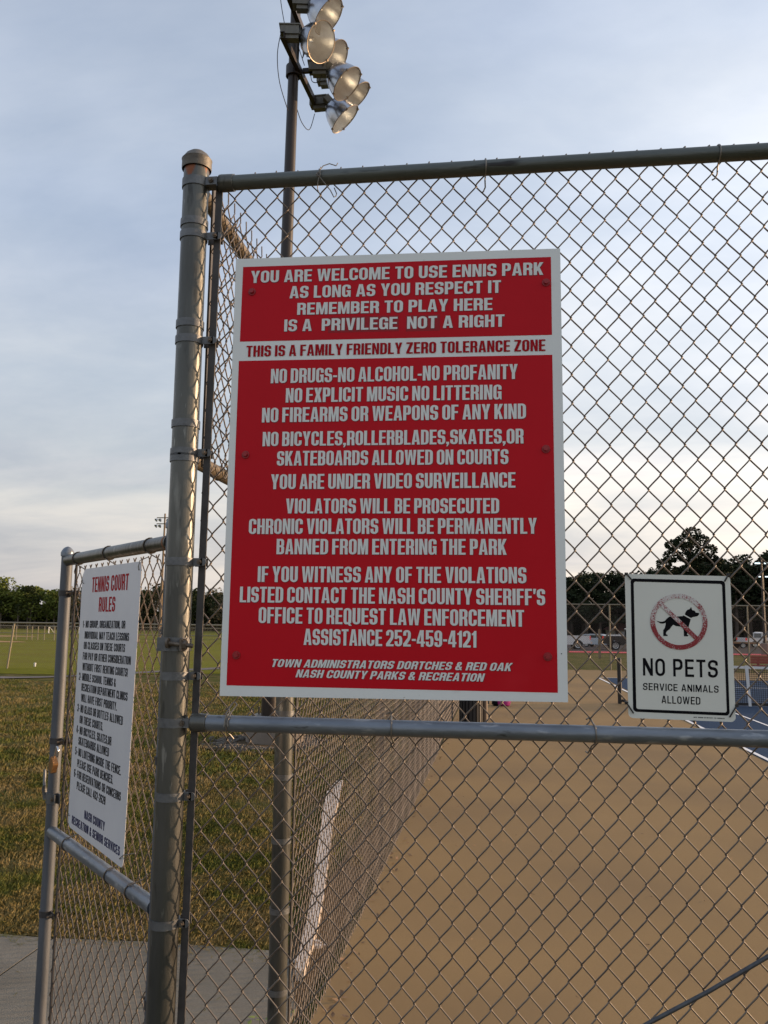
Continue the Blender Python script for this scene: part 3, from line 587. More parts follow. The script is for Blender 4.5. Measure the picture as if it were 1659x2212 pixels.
# ------------------------------------------------------------------ lettering
def fillet(pts, n=4):
    out = []; m = len(pts)
    for i in range(m):
        p = pts[i]; r = p[2] if len(p) > 2 else 0; P = Vector((p[0], p[1]))
        if not r: out.append((P.x, P.y)); continue
        A = Vector(pts[i-1][:2]) - P; B = Vector(pts[(i+1) % m][:2]) - P
        ra = min(r, A.length*.49); rb = min(r, B.length*.49)
        a = P + A.normalized()*ra; b = P + B.normalized()*rb
        for k in range(n+1):
            t = k/n*PI/2; q = P + (a-P)*(1-math.sin(t)) + (b-P)*(1-math.cos(t))
            out.append((q.x, q.y))
    return out
def glyph(ch, W, s, t, r):
    """outlines of a block capital, height 1; returns (list of (outer, holes)), width"""
    i = max(r - s*.72, .03); c = W/2; a = s*.58
    h = lambda x0, y0, x1, y1: [(x0, y0, i), (x1, y0, i), (x1, y1, i), (x0, y1, i)]
    G = []
    if ch == 'I': return [([(0,0),(s,0),(s,1),(0,1)], [])], s
    if ch == 'L': W *= .86; G = [([(0,0),(W,0),(W,t),(s,t),(s,1),(0,1)], [])]
    elif ch == 'T': W *= .92; c = W/2; G = [([(c-s/2,0),(c+s/2,0),(c+s/2,1-t),(W,1-t),(W,1),(0,1),(0,1-t),(c-s/2,1-t)], [])]
    elif ch == 'E': W *= .9; G = [([(0,0),(W,0),(W,t),(s,t),(s,.5-t*.45),(W*.93,.5-t*.45),(W*.93,.5+t*.5),(s,.5+t*.5),(s,1-t),(W,1-t),(W,1),(0,1)], [])]
    elif ch == 'F': W *= .87; G = [([(0,0),(s,0),(s,.44),(W*.93,.44),(W*.93,.44+t),(s,.44+t),(s,1-t),(W,1-t),(W,1),(0,1)], [])]
    elif ch == 'H': G = [([(0,0),(s,0),(s,.44),(W-s,.44),(W-s,0),(W,0),(W,1),(W-s,1),(W-s,.44+t),(s,.44+t),(s,1),(0,1)], [])]
    elif ch in 'O0': G = [([(0,0,r),(W,0,r),(W,1,r),(0,1,r)], [h(s,t,W-s,1-t)])]
    elif ch == 'Q': G = [([(0,0,r),(W*.58,0),(W*.74,-.09),(W*1.06,-.09),(W*.86,.04),(W,.12),(W,1,r),(0,1,r)], [h(s,t,W-s,1-t)])]
    elif ch == 'C': G = [([(W,.64),(W,1,r),(0,1,r),(0,0,r),(W,0,r),(W,.37),(W-s,.37),(W-s,t,i),(s,t,i),(s,1-t,i),(W-s,1-t,i),(W-s,.64)], [])]
    elif ch == 'G': G = [([(W,.66),(W,1,r),(0,1,r),(0,0,r),(W*.62,0,.05),(W*.80,.09),(W*.86,0),(W,0),(W,.54),(W*.52,.54),(W*.52,.54-t),(W-s,.54-t),(W-s,t,i),(s,t,i),(s,1-t,i),(W-s,1-t,i),(W-s,.66)], [])]
    elif ch == 'D': G = [([(0,0),(W,0,r),(W,1,r),(0,1)], [[(s,t),(W-s,t,i),(W-s,1-t,i),(s,1-t)]])]
    elif ch == 'P': W *= .97; G = [([(0,0),(s,0),(s,.38),(W,.38,r*.8),(W,1,r*.8),(0,1)], [[(s,.38+t),(W-s,.38+t,i),(W-s,1-t,i),(s,1-t)]])]
    elif ch == 'R': G = [([(0,0),(s,0),(s,.42),(W-s,.42,i),(W-s,.06,.03),(W-s*.9,0),(W,0),(W-.01,.40,.06),(W-.06,.485),(W,.55,.06),(W,1,r*.8),(0,1)], [[(s,.42+t),(W-s,.42+t,i),(W-s,1-t,i),(s,1-t)]])]
    elif ch == 'B': G = [([(0,0),(W,0,r*.8),(W,.46,.07),(W-.05,.515),(W-.012,.57,.06),(W-.012,1,r*.8),(0,1)], [[(s,t),(W-s,t,i),(W-s,.46,i),(s,.46)], [(s,.46+t*.95),(W-s,.46+t*.95,i),(W-s,1-t,i),(s,1-t)]])]
    elif ch == '8': G = [([(0,0,r),(W,0,r),(W,.46,.06),(W-.04,.515),(W,.57,.06),(W,1,r),(0,1,r),(0,.57,.06),(.04,.515),(0,.46,.06)], [h(s,t,W-s,.46), h(s,.46+t*.95,W-s,1-t)])]
    elif ch == 'S': G = [([(0,.33),(0,0,r),(W,0,r),(W,.585,r),(s,.585,i),(s,1-t,i),(W-s,1-t,i),(W-s,.69),(W,.69),(W,1,r),(0,1,r),(0,.435,r),(W-s,.435,i),(W-s,t,i),(s,t,i),(s,.33)], [])]
    elif ch == 'U': G = [([(0,1),(0,0,r),(W,0,r),(W,1),(W-s,1),(W-s,t,i),(s,t,i),(s,1)], [])]
    elif ch == 'J': W *= .85; G = [([(0,.32),(0,0,r),(W,0,r),(W,1),(W-s,1),(W-s,t,i),(s,t,i),(s,.32)], [])]
    elif ch == 'A':
        W *= 1.08; c = W/2; yt = .80; xi = lambda y: s + (c - s)*y/yt
        G = [([(0,0),(s,0),(xi(.19)-.02,.19),(W-xi(.19)+.02,.19),(W-s,0),(W,0),(c+a*1.05,1),(c-a*1.05,1)], [[(xi(.19+t),.19+t),(W-xi(.19+t),.19+t),(c,yt)]])]
    elif ch == 'V': W *= 1.06; c = W/2; G = [([(0,1),(s*1.02,1),(c,.24),(W-s*1.02,1),(W,1),(c+a,0),(c-a,0)], [])]
    elif ch == 'W':
        W *= 1.55; q = W*.27; G = [([(0,1),(s,1),(q,.26),(W/2-s*.45,1),(W/2+s*.45,1),(W-q,.26),(W-s,1),(W,1),(W-q+a*.85,0),(W-q-a*.85,0),(W/2,.66),(q+a*.85,0),(q-a*.85,0)], [])]
    elif ch == 'M': W *= 1.32; c = W/2; G = [([(0,0),(0,1),(s*1.25,1),(c,.38),(W-s*1.25,1),(W,1),(W,0),(W-s*.92,0),(W-s*.92,.60),(c+a*.62,0),(c-a*.62,0),(s*.92,.60),(s*.92,0)], [])]
    elif ch == 'N': W *= 1.02; G = [([(0,0),(0,1),(s*1.02,1),(W-s*.92,.40),(W-s*.92,1),(W,1),(W,0),(W-s*1.02,0),(s*.92,.60),(s*.92,0)], [])]
    elif ch == 'K': W *= 1.05; G = [([(0,0),(0,1),(s,1),(s,.60),(W-s*1.12,1),(W,1),(W*.62,.58),(W,0),(W-s*1.12,0),(s+(W*.62-s)*.42,.36),(s,.26),(s,0)], [])]
    elif ch == 'X': G = [([(0,0),(s*1.1,0),(c,.32),(W-s*1.1,0),(W,0),(c+s*.58,.51),(W,1),(W-s*1.1,1),(c,.68),(s*1.1,1),(0,1),(c-s*.58,.51)], [])]
    elif ch == 'Y': W *= 1.05; c = W/2; G = [([(c-s/2,0),(c+s/2,0),(c+s/2,.40),(W,1),(W-s*1.05,1),(c,.60),(s*1.05,1),(0,1),(c-s/2,.40)], [])]
    elif ch == 'Z': W *= .95; G = [([(0,0),(W,0),(W,t),(s*1.15,t),(W,1-t*1.1),(W,1),(0,1),(0,1-t),(W-s*1.15,1-t),(0,t*1.1)], [])]
    elif ch == '&':
        G = [([(0,0,r),(W*.66,0,.08),(W*.78,.09),(W*.88,0),(W*1.15,0),(W*.96,.20),(W*1.04,.42),(W*.82,.42),(W*.78,.36),(W*.60,.56),(W*.86,.66,.08),(W*.86,1,r),(W*.08,1,r),(W*.08,.62,.08),(W*.16,.52),(0,.44,.06)], [[(s*.95,t,i),(W*.60,t*1.05,i),(W*.66,.20),(s*1.1,.42)], [(W*.08+s*.85,.68,.02),(W*.86-s*.85,.74,.02),(W*.86-s*.85,1-t,i),(W*.08+s*.85,1-t,i)]])]; W *= 1.1
    elif ch == '1': q = W*.22; W = q+s; G = [([(q,0),(q+s,0),(q+s,1),(q+s*.30,1),(q-.02,.87),(0,.84),(0,.84-t*.8),(q,.84-t*.8)], [])]
    elif ch == '2': G = [([(0,0),(W,0),(W,t),(s*1.25,t),(W,.50,.12),(W,1,r),(0,1,r),(0,.66),(s,.66),(s,1-t,i),(W-s,1-t,i),(W-s,.55,.05),(0,.16)], [])]
    elif ch == '3': G = [([(0,.68),(0,1,r),(W,1,r),(W,.56,.07),(W-.05,.51),(W,.46,.07),(W,0,r),(0,0,r),(0,.32),(s,.32),(s,t,i),(W-s,t,i),(W-s,.45,i),(W*.36,.45),(W*.36,.45+t*.95),(W-s,.45+t*.95,i),(W-s,1-t,i),(s,1-t,i),(s,.68)], [])]
    elif ch == '4': q = W*.55; G = [([(q,0),(q+s*.95,0),(q+s*.95,.19),(W*1.08,.19),(W*1.08,.19+t),(q+s*.95,.19+t),(q+s*.95,1),(q-s*.35,1),(0,.36),(0,.19),(q,.19)], [[(s*.75,.19+t),(q,.19+t),(q,.72)]])]; W *= 1.06
    elif ch == '5': G = [([(0,.31),(0,0,r),(W,0,r),(W,.64,r),(s,.64),(s,1-t),(W*.95,1-t),(W*.95,1),(0,1),(0,.45),(s*.95,.45),(s,.64-t,.02),(W-s,.64-t,i),(W-s,t,i),(s,t,i),(s,.31)], [])]
    elif ch == '6': G = [([(W,.72),(W,1,r),(0,1,r),(0,0,r),(W,0,r),(W,.62,r),(s,.62),(s,1-t,i),(W-s,1-t,i),(W-s,.72)], [h(s,t,W-s,.62-t)])]
    elif ch == '9': G = [([(0,.28),(0,0,r),(W,0,r),(W,1,r),(0,1,r),(0,.38,r),(W-s,.38),(W-s,t,i),(s,t,i),(s,.28)], [h(s,.38+t,W-s,1-t)])]
    elif ch == '7': G = [([(W*.2,0),(W*.2+s,0),(W,1-t),(W,1),(0,1),(0,1-t),(W-s*1.1,1-t)], [])]
    elif ch == '-': W *= .52; G = [([(0,.34),(W,.34),(W,.34+t),(0,.34+t)], [])]
    elif ch == '.': W = s; G = [([(0,0),(s,0),(s,s),(0,s)], [])]
    elif ch == ',': W = s; G = [([(0,s),(0,.02),(s*.35,.02),(s*.1,-.14),(s*.45,-.14),(s,.02),(s,s)], [])]
    elif ch == "'": W = s*.8; G = [([(0,1),(s*.1,.68),(s*.6,.68),(s*.95,1)], [])]
    elif ch == '!': W = s; G = [([(0,0),(s,0),(s,s*.9),(0,s*.9)], []), ([(s*.15,s*1.35),(s*.85,s*1.35),(s,1),(0,1)], [])]
    else: return [], W
    return G, W
STY = {'w': (.52,.185,.150,.25,.075,.33), 'c': (.43,.165,.125,.21,.058,.225), 'r': (.44,.165,.130,.21,.065,.26), 'i': (.54,.19,.155,.26,.08,.34), 'k': (.46,.165,.125,.22,.085,.36), 'n': (.46,.175,.13,.22,.085,.33), 'p': (.60,.150,.145,.29,.15,.50), 'rr': (.46,.175,.13,.22,.08,.32)}
def text_mb(txt, a, b, hgt, sty, fmap, off, off2=None, grow=0):
    """a,b: (u,v) of the bottom-left and bottom-right corners of the row"""
    W, s, t, r, gap, sp = STY[sty]; x = 0; items = []
    for k, ch in enumerate(txt):
        if ch == ' ': x += sp - gap; x += gap*.0; continue
        G, w = glyph(ch, W, s, t, r)
        if ch == ',' or ch == '.': x -= gap*.2
        items.append((x, G)); x += w + gap
        if ch == ' ': pass
    tot = x - gap; a = Vector(a); b = Vector(b); ux = (b-a)/tot; L_ = (b-a).length; d = (b-a)/L_
    uy = Vector((-d.y, d.x))*hgt
    if uy.y < 0: uy = -uy
    sh = .18 if sty == 'i' else 0; mb = MB()
    for x0, G in items:
        for outer, holes in G:
            loops = [fillet(outer)] + [fillet(q) for q in holes]
            flat = []; L3 = []
            for lp in loops:
                l3 = []
                for (px, py) in lp:
                    P = a + ux*(x0+px+sh*py*1.2) + uy*py
                    l3.append(Vector((P.x, P.y, 0))); flat.append((P.x, P.y))
                L3.append(l3)
            tri = geometry.tessellate_polygon(L3)
            mb.add([fmap(u, v, off) for u, v in flat], [tuple(q) for q in tri])
    return mb
def rect_mb(poly, fmap, off, holes=()):
    loops = [fillet(poly, 5)] + [fillet(h, 5) for h in holes]
    flat = [p for l in loops for p in l]
    tri = geometry.tessellate_polygon([[Vector((u, v, 0)) for u, v in l] for l in loops])
    return MB().add([fmap(u, v, off) for u, v in flat], [tuple(q) for q in tri])
def panel_mb(poly, fmap, t):
    return MB().extr(fillet(poly, 5), fmap, 0, t)

# ---------- big red notice sign
YS = 2.231
notice = thing('notice_sign', 'large red and white park rules notice bolted to the front fence', 'sign', (-.285, YS, 1.58))
fm = lambda u, v, d: (u, YS + .003 - d, v)
obj('panel', panel_mb([(-.740,1.580), (.172,1.585), (.170,2.790), (-.738,2.803)], fm, .003), M['sign_white'], notice)
obj('red_field', rect_mb([(-.718,2.558), (.145,2.548), (.145,2.767), (-.716,2.778)], fm, .0034), M['red'], notice)
obj('red_field', rect_mb([(-.722,1.608), (.147,1.608), (.145,2.493), (-.719,2.502)], fm, .0034), M['red'], notice)
obj('patch', rect_mb([(-.466,2.575), (-.268,2.573), (-.268,2.618), (-.466,2.620)], fm, .0037), M['red_patch'], notice)
obj('patch', rect_mb([(-.248,2.571), (-.155,2.571), (-.155,2.616), (-.248,2.617)], fm, .0037), M['red_patch'], notice)
RED = [('YOU ARE WELCOME TO USE ENNIS PARK', -0.692, 0.124, 2.729, 2.717, 0.0355, 'w'), ('AS LONG AS YOU RESPECT IT', -0.578, 0.01, 2.679, 2.671, 0.0355, 'w'),
('REMEMBER TO PLAY HERE', -0.555, -0.013, 2.63, 2.623, 0.0345, 'w'), ('IS A', -.591, -.5126, 2.583, 2.582, .0345, 'w'), ('PRIVILEGE', -.4841, -.272, 2.5816, 2.579, .0345, 'w'), ('NOT A RIGHT', -.2453, .019, 2.5785, 2.575, .0345, 'w'),
('THIS IS A FAMILY FRIENDLY ZERO TOLERANCE ZONE', -0.698, 0.127, 2.513, 2.504, 0.032, 'r'), ('NO DRUGS-NO ALCOHOL-NO PROFANITY', -0.625, 0.053, 2.435, 2.429, 0.041, 'c'),
('NO EXPLICIT MUSIC NO LITTERING', -0.581, 0.01, 2.379, 2.374, 0.0405, 'c'), ('NO FIREARMS OR WEAPONS OF ANY KIND', -0.647, 0.074, 2.324, 2.32, 0.041, 'c'),
('NO BICYCLES,ROLLERBLADES,SKATES,OR', -0.643, 0.067, 2.257, 2.253, 0.04, 'c'), ('SKATEBOARDS ALLOWED ON COURTS', -0.601, 0.027, 2.202, 2.198, 0.0405, 'c'),
('YOU ARE UNDER VIDEO SURVEILLANCE', -0.616, 0.045, 2.137, 2.135, 0.041, 'c'), ('VIOLATORS WILL BE PROSECUTED', -0.572, 0.002, 2.07, 2.067, 0.0405, 'c'),
('CHRONIC VIOLATORS WILL BE PERMANENTLY', -0.674, 0.099, 2.014, 2.013, 0.0415, 'c'), ('BANNED FROM ENTERING THE PARK', -0.595, 0.021, 1.959, 1.958, 0.0415, 'c'),
('IF YOU WITNESS ANY OF THE VIOLATIONS', -0.645, 0.071, 1.884, 1.884, 0.042, 'c'), ("LISTED CONTACT THE NASH COUNTY SHERIFF'S", -0.693, 0.118, 1.829, 1.828, 0.042, 'c'),
('OFFICE TO REQUEST LAW ENFORCEMENT', -0.639, 0.064, 1.774, 1.773, 0.0425, 'c'), ('ASSISTANCE 252-459-4121', -0.514, -0.058, 1.718, 1.718, 0.0425, 'c'),
('TOWN ADMINISTRATORS DORTCHES & RED OAK', -0.602, 0.029, 1.659, 1.66, 0.0205, 'i'), ('NASH COUNTY PARKS & RECREATION', -0.534, -0.042, 1.633, 1.632, 0.0205, 'i')]
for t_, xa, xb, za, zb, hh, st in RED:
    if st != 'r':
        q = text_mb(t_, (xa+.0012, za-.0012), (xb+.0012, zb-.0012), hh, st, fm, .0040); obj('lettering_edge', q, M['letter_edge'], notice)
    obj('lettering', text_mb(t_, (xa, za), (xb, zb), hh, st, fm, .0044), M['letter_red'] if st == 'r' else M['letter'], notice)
for x, z in ((-.687,2.703), (.131,2.695), (-.69,2.234), (.125,2.237), (-.697,1.688), (.123,1.698)):
    q = MB(); q.lathe([(0,.0115), (.0025,.0105)], (x, YS-.0005, z), (0,-1,0), 20, False, True); q.lathe([(0,.0068), (.007,.0064)], (x, YS-.003, z), (0,-1,0), 6, False, True); obj('bolt', q, M['red_bolt'], notice)
obj('nail_hole', MB().lathe([(0,.0015), (.0005,.0015)], (.1575, YS-.0002, 1.706), (0,-1,0), 8, False, True), M['dark'], notice)

# ---------- no pets sign
YPT = 2.2345
pets = thing('pets_sign', 'small white no pets sign with a crossed out dog, tied to the fence mesh', 'sign', (.448, YPT, 1.55))
fp = lambda u, v, d: (u, YPT + .0015 - d, v)
obj('panel', panel_mb([(.320,1.550,.012), (.5765,1.5465,.012), (.577,1.905,.010), (.3195,1.910,.010)], fp, .0015), M['pets_white'], pets)
obj('printed_border', rect_mb([(.3315,1.5655,.009), (.5625,1.5615,.009), (.5640,1.8935,.009), (.3335,1.8985,.009)], fp, .0019, [[(.3395,1.5725,.005), (.5560,1.5690,.005), (.5565,1.8855,.005), (.3410,1.8905,.005)]]), M['ink'], pets)
DOG = [(0.3945,1.7925),(0.40,1.7905),(0.408,1.7895),(0.415,1.792),(0.4195,1.7975),(0.425,1.802),(0.431,1.8035),(0.449,1.8035),(0.459,1.8045),(0.464,1.808),(0.4655,1.8135),(0.470,1.820),(0.476,1.822),(0.480,1.8275),(0.482,1.820),(0.488,1.818),(0.491,1.8135),(0.499,1.8125),(0.498,1.808),(0.495,1.805),(0.490,1.8035),(0.482,1.802),(0.478,1.799),(0.477,1.794),(0.474,1.784),(0.4715,1.775),(0.4705,1.769),(0.469,1.762),(0.467,1.7585),(0.4705,1.757),(0.4705,1.754),(0.460,1.754),(0.460,1.769),(0.457,1.776),(0.453,1.778),(0.442,1.779),(0.435,1.7825),(0.430,1.777),(0.426,1.771),(0.419,1.766),(0.417,1.762),(0.417,1.7585),(0.4205,1.757),(0.4205,1.754),(0.410,1.754),(0.410,1.768),(0.4145,1.775),(0.4165,1.783),(0.417,1.7875),(0.412,1.785),(0.405,1.785),(0.398,1.789)]
obj('dog_pictogram', rect_mb([(x, z) for x, z in DOG], fp, .0019), M['ink'], pets)
obj('collar_mark', rect_mb([(.4605,1.8062), (.4625,1.8085), (.4788,1.7993), (.4775,1.7968)], fp, .0023), M['pets_white'], pets)
def ring_mat():
    m = bpy.data.materials.new('worn_red_print'); m.use_nodes = True; nt = m.node_tree; b = nt.nodes['Principled BSDF']; b.inputs['Roughness'].default_value = .45
    t = N(nt, 'ShaderNodeTexCoord'); n = N(nt, 'ShaderNodeTexNoise'); n.inputs['Scale'].default_value = 420; n.inputs['Detail'].default_value = 4; n.inputs['Roughness'].default_value = .75; L(nt, t.outputs['Object'], n.inputs[0])
    n2 = N(nt, 'ShaderNodeTexNoise'); n2.inputs['Scale'].default_value = 34; n2.inputs['Detail'].default_value = 1; L(nt, t.outputs['Object'], n2.inputs[0])
    sp_ = N(nt, 'ShaderNodeSeparateXYZ'); L(nt, t.outputs['Object'], sp_.inputs[0])
    up = math_n(nt, 'MULTIPLY', math_n(nt, 'SUBTRACT', sp_.outputs[2], .235), 1.6)
    v = math_n(nt, 'ADD', math_n(nt, 'ADD', n.outputs[0], up), math_n(nt, 'MULTIPLY', math_n(nt, 'SUBTRACT', n2.outputs[0], .5), .35))
    rr = ramp(nt, [(.50, (.24,.012,.018)), (.58, (.58,.56,.54))]); L(nt, v, rr.inputs[0]); L(nt, rr.outputs[0], b.inputs['Base Color']); return m
M['worn'] = ring_mat()
cx, cz = .4485, 1.7905
ang = [k/48*2*PI for k in range(48)]
obj('prohibition_ring', rect_mb([(cx+.0695*math.cos(a), cz+.0700*math.sin(a)) for a in ang], fp, .0027, [[(cx+.0580*math.cos(a), cz+.0585*math.sin(a)) for a in ang]]), M['worn'], pets)
bd = Vector((.081, -.083)).normalized(); bn = Vector((-bd.y, bd.x))*.0053; A_ = Vector((.4079, 1.8327)); B_ = Vector((.4900, 1.7492))
obj('prohibition_bar', rect_mb([tuple(A_+bn), tuple(A_-bn), tuple(B_-bn), tuple(B_+bn)], fp, .0031), M['worn'], pets)
for t_, a, b, hh, st in (('NO PETS', (.358,1.655), (.5385,1.653), .0435, 'p'), ('SERVICE ANIMALS', (.357,1.6195), (.5385,1.6165), .0175, 'p'), ('ALLOWED', (.401,1.588), (.494,1.5865), .0185, 'p')):
    obj('lettering', text_mb(t_, a, b, hh, st, fp, .0019), M['ink'], pets)
obj('maker_print', text_mb('MY SIGN CENTER TO ORDER', (.477,1.5545), (.550,1.5533), .0026, 'k', fp, .0019), M['ink'], pets)
for (x0, z0, x1, z1) in ((.3235,1.9095,.334,1.897), (.573,1.909,.563,1.893), (.316,1.586,.3315,1.563), (.580,1.586,.562,1.559)):
    q = MB().tube([(x0-.001*(1 if x0 < .45 else -1), YPT+.014, z0+.002), (x0, YPT-.002, z0+.001), (x1, YPT-.003, z1), (x1+.001, YPT+.003, z1-.001)], .0019, 8)
    q.box((x0-.004, YPT-.001, z0-.003), (x0+.004, YPT+.006, z0+.004)); obj('cable_tie', q, M['zip'], pets, True)

# ---------- court rules sign on the gate
rules = thing('rules_sign', 'white tennis court rules sign with rounded corners wired to the open gate', 'sign', gm @ Vector((.45, .0225, 1.075)), R(133.87))
o_ = Vector((.45, .0225, 1.075))
fg = lambda u, v, d: (u - o_.x, d - .0, v - o_.z)
def gs(name, mb, m): return obj(name, mb, m, rules, local=True)
gs('panel', panel_mb([(.750,1.088,.03), (.2085,1.072,.02), (.174,1.951,.02), (.744,1.951,.04)], lambda u, v, d: (u-o_.x, d, v-o_.z), .0016), M['gate_white'])
GT = [('TENNIS COURT',.6312,.2783,1.8685,1.8685,.0505,'rr'),('RULES',.5477,.3893,1.803,1.803,.0475,'rr'),('1- NO GROUP, ORGANIZATION, OR',.7069,.2882,1.7495,1.7515,.024,'k'),('INDIVIDUAL MAY TEACH LESSONS',.6807,.2507,1.713,1.715,.0245,'k'),('OR CLASSES ON THESE COURTS',.6835,.2804,1.678,1.681,.0245,'k'),('FOR PAY OR OTHER CONSIDERATION',.687,.2259,1.6425,1.646,.0248,'k'),('WITHOUT FIRST RENTING COURTS!',.6849,.2464,1.607,1.610,.025,'k'),('2- MIDDLE SCHOOL TENNIS &',.7174,.3454,1.573,1.574,.025,'k'),('RECREATION DEPARTMENT CLINICS',.6835,.238,1.539,1.540,.025,'k'),('WILL HAVE FIRST PRIORITY.',.6807,.3256,1.504,1.504,.0255,'k'),('3- NO GLASS OR BOTTLES ALLOWED',.7153,.2684,1.468,1.467,.026,'k'),('ON THESE COURTS.',.6835,.4438,1.4325,1.432,.026,'k'),('4- NO BICYCLES, SKATES,OR',.7118,.3589,1.397,1.397,.026,'k'),('SKATEBOARDS ALLOWED',.6828,.3759,1.3625,1.362,.026,'k'),('5- NO LOITERING INSIDE THE FENCE.',.7118,.262,1.3265,1.323,.026,'k'),('PLEASE USE PARK BENCHES.',.6821,.3271,1.290,1.288,.026,'k'),('6- FOR RESERVATIONS OR CONCERNS',.7111,.2535,1.2545,1.2515,.0255,'k'),('PLEASE CALL 462-2628',.6743,.3843,1.2195,1.2175,.0255,'k'),('NASH COUNTY',.5781,.3787,1.143,1.143,.0265,'n'),('RECREATION & SENIOR SERVICES',.7054,.2386,1.104,1.101,.026,'n')]
for t_, sa, sb, za, zb, hh, st in GT:
    q = text_mb(t_, (-sa, za), (-sb, zb), hh, st, lambda u, v, d: (-u-o_.x, d, v-o_.z), .0021)
    gs('lettering', q, {'rr': M['letter_red'], 'k': M['ink'], 'n': M['navy']}[st])
for (s0, z0, ds, dz) in ((.728,1.905,.02,.012), (.190,1.935,-.012,.03), (.736,1.125,.02,.004), (.222,1.100,-.05,.02)):
    gs('wire_tie', MB().tube([(s0-o_.x+ds, -.02, z0+dz-o_.z), (s0-o_.x+ds*.4, .004, z0+dz*.6-o_.z), (s0-o_.x, .006, z0-o_.z), (s0-o_.x-ds*.3, .003, z0-dz*.3-o_.z), (s0-o_.x-ds*.3, -.004, z0-dz*.4-o_.z)], .0014, 6), M['tie'])

# ------------------------------------------------------------------ floodlight pole
YL = 12.71; XB = -3.435
pole = thing('floodlight_pole', 'tall brown steel floodlight pole with floodlights on two crossarms, on a round concrete pier', 'floodlight pole', (XB, YL, 0))
cpole = lambda z: Vector((XB + (z-.38)*.0098*1.0, YL, z))
obj('pole', MB().tube([cpole(.38), cpole(4), cpole(8), cpole(12.6)], [.122, .108, .094, .080], 28), M['bronze'], pole, True)
obj('pier', MB().lathe([(-.1,.44), (.30,.44), (.335,.42), (.337,.0)], (-3.33, YL, 0), (0,0,1), 32), M['concrete_pier'], pole, True)
bp = obj('base_plate', MB().box((XB-.24, YL-.2, .345), (XB+.24, YL+.2, .38)), M['bronze'], pole)
q = MB()
for sx in (-1, 1):
    for sy in (-1, 1): q.lathe([(0,.016), (.14,.016)], (XB+sx*.2, YL+sy*.16, .337), (0,0,1), 10, False, True)
obj('anchor_bolt', q, M['galv'], bp)
for zb, (xa, ya), (xb, yb) in ((10.83, (-3.262, 11.80), (-3.118, 13.75)), (11.50, (-3.19, 11.55), (-3.10, 13.75))):
    d = Vector((xb-xa, yb-ya, 0)); n_ = d.normalized(); p = Vector((n_.y, -n_.x, 0)); c = Vector(((xa+xb)/2, (ya+yb)/2, zb))
    q = MB(); q.obox(c, d/2, p*.004, (0,0,.055)); q.obox(c+Vector((0,0,.051))-p*.035, d/2, p*.033, (0,0,.004)); q.obox(c-Vector((0,0,.051))-p*.035, d/2, p*.033, (0,0,.004))
    arm = obj('crossarm', q, M['pole_black'], pole)
    q = MB(); q.lathe([(-.09,.105), (-.09,.125), (.09,.125), (.09,.105)], cpole(zb), (0,0,1), 20); q.obox((cpole(zb)+Vector((c.x, YL, zb)))/2, (.06,0,0), (0,.05,0), (0,0,.05)); obj('arm_bracket', q, M['pole_black'], arm)
Fwd = Vector((-.1335,.9826,.1288)); Rt = Vector((.991,.1331,.0118)); Up = Vector((.0055,-.1292,.9916))
def flood(c, box, ix, iy, cosv, dia=.60, depth=.40, inward=M['spun_in']):
    """c: centre of the lens rim; the aim is given relative to the sight line"""
    c = Vector(c); box = Vector(box); view = (c - Vector((0,0,H_EYE))).normalized()
    r2 = Rt - view*Rt.dot(view); r2.normalize(); u2 = r2.cross(view)
    if u2.z < 0: u2 = -u2
    m = (r2*ix + u2*iy).normalized(); aim = (-view*cosv + m*math.sqrt(1-cosv*cosv)).normalized(); R0 = dia/2
    bx = Vector((.06, 0, 0)); q = MB()
    d = (Vector((c.x-box.x, (c.y-box.y), 0))).normalized(); side_ = Vector((-d.y, d.x, 0))
    q.obox(box+Vector((0,0,.02)), d*.145, side_*.085, (0,0,.075)); q.obox(box+Vector((0,0,.10)), d*.165, side_*.10, (0,0,.010)); q.obox(box-Vector((0,0,.085))+d*.03, d*.11, side_*.06, (0,0,.035))
    for k in (-1, 0, 1): q.obox(box+Vector((0,0,.02))+d*.08*k, d*.006, side_*.09, (0,0,.078))
    fl = obj('floodlight', q, M['ballast'], pole)
    back = c - aim*depth
    q = MB(); q.tube([box+d*.12, box+d*.20-Vector((0,0,.01)), back-aim*.03], [.045,.05,.05], 10); q.obox(back-aim*.05, aim*.06, aim.cross(Vector((0,0,1))).normalized()*.07, aim.cross(aim.cross(Vector((0,0,1)))).normalized()*.055); obj('neck', q, M['ballast'], fl)
    prof = [(0,.055), (.02,.10), (.06,.155), (.12,.205), (.20,.247), (.29,.275), (depth-.03,.293), (depth,R0)]
    prof = [(a, b*R0/.30) for a, b in prof]; prof[-1] = (depth, R0)
    obj('reflector', MB().lathe(prof, back, aim, 40), M['spun'], fl, True)
    pin = [(a+.004, b-.004) for a, b in prof[:-1]] + [(depth-.003, R0-.005)]
    obj('reflector_inside', MB().lathe([(a, b) for a, b in reversed([(.004,.001)]+pin)], back, aim, 40), inward, fl, True)
    obj('lamp_bulb', MB().lathe([(.01,.018), (.1,.02), (.14,.045), (.20,.045), (.24,.02), (.25,.001)], back, aim, 14), M['chrome'], fl, True)
    pts = [c + (aim.orthogonal().normalized()*math.cos(a) + aim.cross(aim.orthogonal().normalized())*math.sin(a))*(R0+.003) for a in [k/32*2*PI for k in range(32)]]
    q = MB().tube(pts, .0075, 6, closed=True)
    for k in (2, 10, 18, 26): q.obox(pts[k], aim*.02, (pts[k]-c).normalized()*.015, aim.cross(pts[k]-c).normalized()*.012)
    obj('rim', q, M['rim'], fl, True)
    obj('lens', MB().lathe([(0,.001), (0,R0-.004)], c-aim*.006, aim, 40), M['glass'], fl)
flood((-2.715,12.0,10.795), (-3.20,11.93,10.93), .97, -.22, .70)
flood((-2.603,12.0,11.221), (-3.02,11.93,11.42), .78, -.62, .50)
